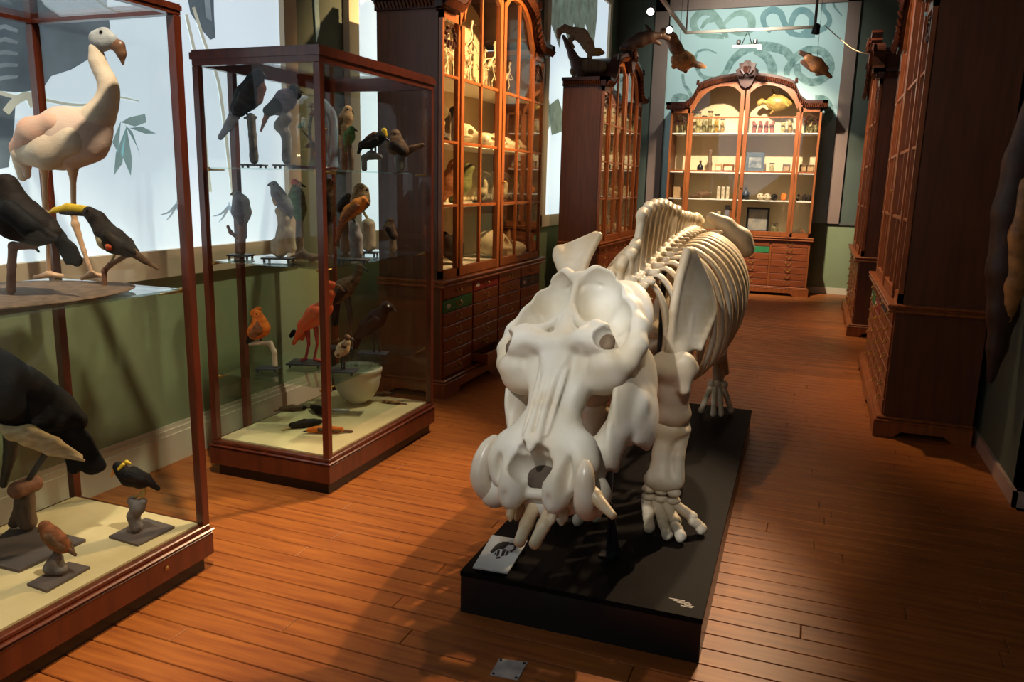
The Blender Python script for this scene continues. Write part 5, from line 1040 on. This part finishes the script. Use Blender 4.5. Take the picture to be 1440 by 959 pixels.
for k, (u_, h_, mt_) in enumerate(((-.28, .30, SKW), (-.16, .40, GREY), (-.08, .34, RUST))): box_item('folder', cabF, u_, .25, .925, .05+.02*k, .12, h_, mt_, ['pale upright folder on the lowest shelf of the end cabinet', 'tall grey upright folder on the lowest shelf of the end cabinet', 'rusty upright folder on the lowest shelf of the end cabinet'][k], 'folder')
t = thing('picture_frame', 'black framed glass picture leaning on the lowest shelf of the end cabinet', 'frame', inside(cabF, .30, .3, .925))
MB().box((-.17, -.012, 0), (.17, .012, .03)).box((-.17, -.012, .35), (.17, .012, .38)).box((-.17, -.012, 0), (-.14, .012, .38)).box((.14, -.012, 0), (.17, .012, .38)).build('frame', BLKM, t); MB().box((-.14, 0, .03), (.14, .008, .35)).build('picture', mat('picture', (.42, .36, .26), .4, col2=(.2, .2, .2), vscale=8), t)
jar(cabF, .57, .2, .925, .15, .055, 2, 'squat jar on the lowest shelf of the end cabinet', 'squat jar of the end cabinet')
lump('feather', cabF, .97, .2, .925, chain([(.05, 0, .01, .01), (0, 0, .05, .012), (-.05, 0, .10, .005)], .01), .005, RUST, 'rusty feather-like specimen on the lowest shelf of the end cabinet', 'specimen')
# large left cabinet
for u_, h_, fl, in ((-.62, .40, 1), (-.42, .34, -1), (-.22, .52, 1), (-.10, .30, -1), (.12, .34, 1), (.30, .44, 1), (.58, .42, -1), (.70, .32, 1)):
    bird_skeleton(cabL, u_, .24, 2.36, h_, fl, {.52: 'tallest mounted bird skeleton on the top shelf of the large left cabinet', .30: 'smallest mounted bird skeleton, beside the tallest one in the large left cabinet'}.get(h_, 'middle-sized mounted bird skeleton on the top shelf of the large left cabinet'), 'bird skeletons of the large left cabinet')
bird_skeleton(cabL, -.95, .2, 2.36, .28, 1, 'small mounted skeleton in the near side light of the large left cabinet', 'single bird skeleton')
lump('egg', cabL, -.55, .36, 2.36, [E((0, 0, .13), (.13, .08, .13), .02)], .012, SKW, 'large pale egg behind the bird skeletons', 'egg')
for k, u_ in enumerate((-.95, -.68)): small_dome(cabL, u_, .22, 1.88, .085, .28, (TAWN, CRM)[k], 'small glass bell jar with a specimen on the second shelf of the large left cabinet', 'bell jars of the large left cabinet')
for k, (u_, s_) in enumerate(((-.25, 1.7), (.22, 1.3), (.45, 1.4), (.66, 1.2), (.95, 1.2))): skull_small(cabL, u_, .22, 1.88, .3*k, 'pale animal skull on the second shelf of the large left cabinet', 'skulls on the second shelf of the large left cabinet', s_)
lump('stuffed_mammal', cabL, -.45, .24, 1.88, chain([(0, .02, .05, .06), (0, 0, .15, .055), (.01, -.03, .25, .04), (.0, -.06, .27, .03)], .03), .012, BLKB, 'dark stuffed mammal sitting upright among the skulls of the large left cabinet', 'stuffed animal')
for k, u_ in enumerate((.18, .42, .66, .95)): small_dome(cabL, u_, .22, 1.42, .085, .27, SKW, 'glass bell jar with a pale shell on the third shelf of the large left cabinet', 'bell jars of the third shelf')
lump('stuffed_bird', cabL, -.95, .22, 1.42, chain([(0, .04, .06, .05), (0, 0, .16, .07), (0, -.03, .27, .04), (0, -.07, .28, .02)], .03), .012, BRWN, 'brown stuffed bird in the near side light of the large left cabinet', 'bird')
lump('stuffed_bird', cabL, -.48, .22, 1.42, chain([(0, .1, .03, .04), (0, .02, .15, .08), (0, -.03, .30, .045), (0, -.07, .31, .02)], .03), .014, RUST, 'rusty stuffed bird behind the near door of the large left cabinet', 'bird')
lump('stuffed_bird', cabL, -.22, .22, 1.42, chain([(0, .1, .03, .04), (0, .02, .15, .075), (0, -.03, .28, .045), (0, -.07, .29, .02)], .03), .014, OLIV, 'olive stuffed bird behind the near door of the large left cabinet', 'bird')
lump('stuffed_mammal', cabL, -.40, .24, .925, chain([(.1, .02, .08, .07), (.0, 0, .14, .09), (-.12, 0, .17, .07), (-.2, -.02, .24, .045)], .04), .016, BLKB, 'dark stuffed animal on the lowest shelf of the large left cabinet', 'stuffed animal')
skull_small(cabL, .35, .2, .925, .6, 'large pale skull on the lowest shelf of the large left cabinet', 'large skull', 2.4)
lump('horn', cabL, .72, .22, .925, chain([(-.1, 0, .03, .03), (0, 0, .06, .04), (.08, 0, .14, .03), (.1, 0, .24, .012)], .02), .01, TAWN, 'curved pale horn on the lowest shelf of the large left cabinet', 'horn')
# the other cabinets
for cab, nm in ((cabL2, 'the second left cabinet'), (cabR, 'the near right cabinet'), (cabR2, 'the far right cabinet')):
    for z_, sn in ((.925, 'lowest'), (1.42, 'second'), (1.88, 'third'), (2.36, 'top')):
        for k in range(6):
            u_ = -.92+.37*k+rn.uniform(-.05, .05); kind = rn.randrange(3)
            if kind == 0: fl_ = rn.randrange(3); jar(cab, u_, .2, z_, .22, .05, fl_, '%s specimen jar on the %s shelf inside %s' % (('amber', 'straw-coloured', 'olive')[fl_], sn, nm), 'jars inside '+nm)
            elif kind == 1: skull_small(cab, u_, .2, z_, rn.uniform(-.5, .5), 'small skull on the %s shelf inside %s' % (sn, nm), 'skulls inside '+nm, 1.3)
            else: small_dome(cab, u_, .2, z_, .075, .25, TAWN, 'small bell jar on the %s shelf inside %s' % (sn, nm), 'bell jars inside '+nm)
# ============================================================ HANGING AND MOUNTED ANIMALS, TRACK
FUR = fm_('fur_grey_brown', (.36, .23, .14), (.20, .12, .07), 30); LEATH = mat('leather_brown', (.38, .16, .055), .45, col2=(.09, .035, .015), vscale=10, bump=.5, bscale=40); LEATO = mat('leather_orange', (.66, .30, .09), .45, col2=(.16, .06, .02), vscale=10, bump=.5, bscale=40); LEATD = mat('leather_dark', (.07, .03, .018), .5, var=.4, vscale=10, bump=.4)
P = Vector((ony(815, 112, 9.80).x, 9.80, 2.862))
specimen('anteater', 'stuffed long-snouted animal climbing a branch on top of the second left cabinet', 'stuffed animal', P, [
    ('body', FUR, [[(808, 52, 8), (818, 56, 9), (826, 68, 8), (831, 78, 7)]], .8, 4), ('tail', FUR, [[(804, 50, 6), (794, 46, 5), (786, 50, 4), (785, 58, 3)]], 1, 3), ('head', fm_('fur_orange', (.36, .18, .06), None, 30), [[(832, 79, 6), (842, 79, 5), (848, 80, 2.4)]], .8, 3), ('limb', FUR, [[(808, 56, 5), (800, 64, 3), (806, 72, 2.5)], [(830, 80, 5), (828, 90, 3), (838, 102, 2)]], 1, 3),
    ('branch', mat('branch_dark', (.10, .045, .035), .6, var=.4, vscale=15, bump=.4), [[(792, 57, 2.5), (798, 68, 4), (805, 84, 6), (812, 98, 9), (816, 110, 8)], [(812, 92, 5), (826, 92, 5)]], 1, 3), ('base', BARK, [[(808, 106, 7), (825, 98, 9), (845, 100, 8)]], .9, 6)])
def hang(name, label, P, parts, ztop_=ZC):
    t = specimen(name, label, 'stuffed animal', P, parts, None, False)
    MB().tube([(0, 0, .05), (0, 0, ztop_-P[2])], .0025, 5).build('wire', BLKM, t); return t
hang('stuffed_fish', 'dark stuffed fish hanging above the second left cabinet', ony(902, 58, 10.4), [
    ('body', LEATD, [[(874, 66, 2.5), (886, 62, 8), (900, 56, 10), (914, 52, 8), (928, 50, 4)]], .6, 4), ('jaw', LEATH, [[(873, 68, 2), (886, 67, 3)]], .6, 2), ('fin', LEATD, [[(915, 46, 4), (908, 36, 2)], [(918, 56, 4), (928, 62, 2)]], .4, 2), ('tail', LEATD, [[(928, 50, 4), (940, 54, 3)], [(928, 50, 4), (936, 44, 2)]], .4, 2)])
hang('stuffed_turtle', 'orange-brown stuffed sea turtle with a long thick neck hanging before the mural', ony(955, 78, 11.6), [
    ('body', LEATO, [[(952, 84, 9), (962, 86, 13), (970, 86, 9)]], .8, 4), ('neck', LEATH, [[(933, 44, 5), (944, 54, 8), (950, 66, 8.5), (958, 80, 9)]], .8, 4), ('flipper', LEATO, [[(954, 86, 7), (948, 93, 4)], [(962, 94, 6), (964, 100, 3)]], .5, 3), ('flipper', LEATO, [[(968, 80, 6), (974, 82, 4)], [(966, 76, 4), (964, 72, 2)]], .5, 3), ('tail', LEATH, [[(974, 89, 5), (984, 92, 4), (991, 94, 2.5)]], .8, 3)])
hang('stuffed_turtle', 'glossy brown stuffed turtle with flat flippers hanging over the painted snake coil', ony(1148, 92, 11.9), [
    ('shell', LEATH, [[(1136, 82, 6), (1148, 91, 10), (1158, 97, 7)]], .6, 4), ('flipper', LEATD, [[(1138, 80, 5), (1126, 74, 3)], [(1142, 96, 5), (1128, 87, 3)]], .4, 3), ('flipper', LEATD, [[(1156, 92, 5), (1164, 96, 2)], [(1150, 103, 4), (1156, 104, 2)]], .4, 2), ('head', LEATH, [[(1160, 101, 4), (1168, 108, 2.5)]], .8, 2)])
P = ony(1400, 540, 4.95)
specimen('mounted_hide', 'long dark brown leathery hide hanging on the right wall', 'hide', Vector((P.x, P.y, P.z)), [('hide', LEATD, [[(1462, 150, 22), (1440, 230, 26), (1424, 300, 26), (1416, 380, 26), (1410, 440, 20), (1402, 490, 13), (1393, 535, 6)]], .7, 10), ('belly', LEATO, [[(1436, 260, 14, -14), (1424, 330, 15, -16), (1418, 400, 14, -14), (1410, 450, 9, -8)]], .7, 8)])
zt = 3.7; s_ = (zt-H)/(3.9-H)
tk = [Vector((-2.06*s_, 8.2, zt)), Vector((-2.157*s_, 12.89*s_, zt)), Vector((-.30*s_, 12.885*s_, zt))]
t = thing('light_track', 'cream lighting track hanging before the end wall', 'light track', tk[1])
for a_, b_ in zip(tk[:-1], tk[1:]):
    d_ = (b_-a_).normalized(); n_ = Vector((0, 0, 1)).cross(d_)*.02
    MB().add([a_-n_-tk[1], a_+n_-tk[1], b_+n_-tk[1], b_-n_-tk[1]]+[p+Vector((0, 0, .035)) for p in (a_-n_-tk[1], a_+n_-tk[1], b_+n_-tk[1], b_-n_-tk[1])], [(3, 2, 1, 0), (4, 5, 6, 7), (0, 1, 5, 4), (1, 2, 6, 5), (2, 3, 7, 6), (3, 0, 4, 7)]).build('rail', TRACK, t)
for p in (tk[0]+Vector((0, 1, 0)), tk[1], tk[2]): MB().tube([p-tk[1]+Vector((0, 0, .03)), p-tk[1]+Vector((0, 0, ZC-zt))], .012 if p != tk[2] else .02, 6).build('hanger', mat('rod_brown', (.08, .035, .02), .5, var=.2), t)
LENS = mat('lamp_lens', (1, .95, .85), .3, var=.05, emit=9)
def head(P, target, label):
    P = Vector(P); t = thing('track_spotlight', label, 'spotlight', P); q_ = (Vector(target)-P).to_track_quat('-Z', 'Y').to_matrix().to_4x4()
    o = MB().lathe([(.02, .10), (.045, .08), (.05, .0), (.055, -.03), (.046, -.03), (.04, .0)], (0, 0, 0), 14).build('lamp_head', BLKM, t, True); o.matrix_local = q_
    o = MB().lathe([(.04, -.012), (.02, -.02), (.001, -.022)], (0, 0, 0), 14).build('lens', LENS, t, True); o.matrix_local = q_
    xt = tk[0].x+(tk[1].x-tk[0].x)*(P.y-tk[0].y)/(tk[1].y-tk[0].y) if P.x < -1 else P.x+.001
    MB().tube([(0, 0, .04), (0, 0, zt-P.z+.012), ((xt-P.x)*.5, 0, zt-P.z+.016), (xt-P.x, 0, zt-P.z+.016)], .009, 6).build('bracket', BLKM, t)
hp = ony(915, 16, 9.3); head((hp.x, hp.y, hp.z), (-1.4, 4, 1), 'round black spotlight on the lighting track nearest the second left cabinet')
hp = ony(941, 42, 10.6); head((hp.x, hp.y, hp.z), (-.9, 5, 1), 'round black spotlight on the track beside the hanging turtle')
hp = ony(1147, 44, 11.74); head((hp.x, hp.y, hp.z), (-.6, 12.6, 1.6), 'black spotlight at the rod end of the lighting track')
hp = ony(1050, 65, 11.72)
t = thing('lamp_bar', 'short cream lamp bar hanging under the cross track above the crest', 'lamp', hp)
MB().box((-.19, -.02, -.02), (.19, .02, .015), .004).build('bar', TRACK, t); MB().tube([(-.07, 0, .015), (0, 0, zt-hp.z), (.07, 0, .015)], .008, 6).build('hanger', BLKM, t)
for s in (-1, 1): MB().lathe([(.01, 0), (.03, .02), (.03, .06), (.01, .07)], (s*.11, 0, .02), 10).build('lamp_holder', BLKM, t)
MB().box((.14, -.025, -.045), (.2, .025, -.02), .004).build('lens', LENS, t)
o = MB().tube(catmull([tuple(ony(1160, 36, 11.7)), tuple(ony(1190, 62, 10.6)), tuple(ony(1206, 72, 9.9)), tuple(ony(1222, 76, 9.4))], 6), .006, 5).build('cable', TRACK); tag(o, 'thin cable sagging from the lighting track to the far right cabinet', 'cable')
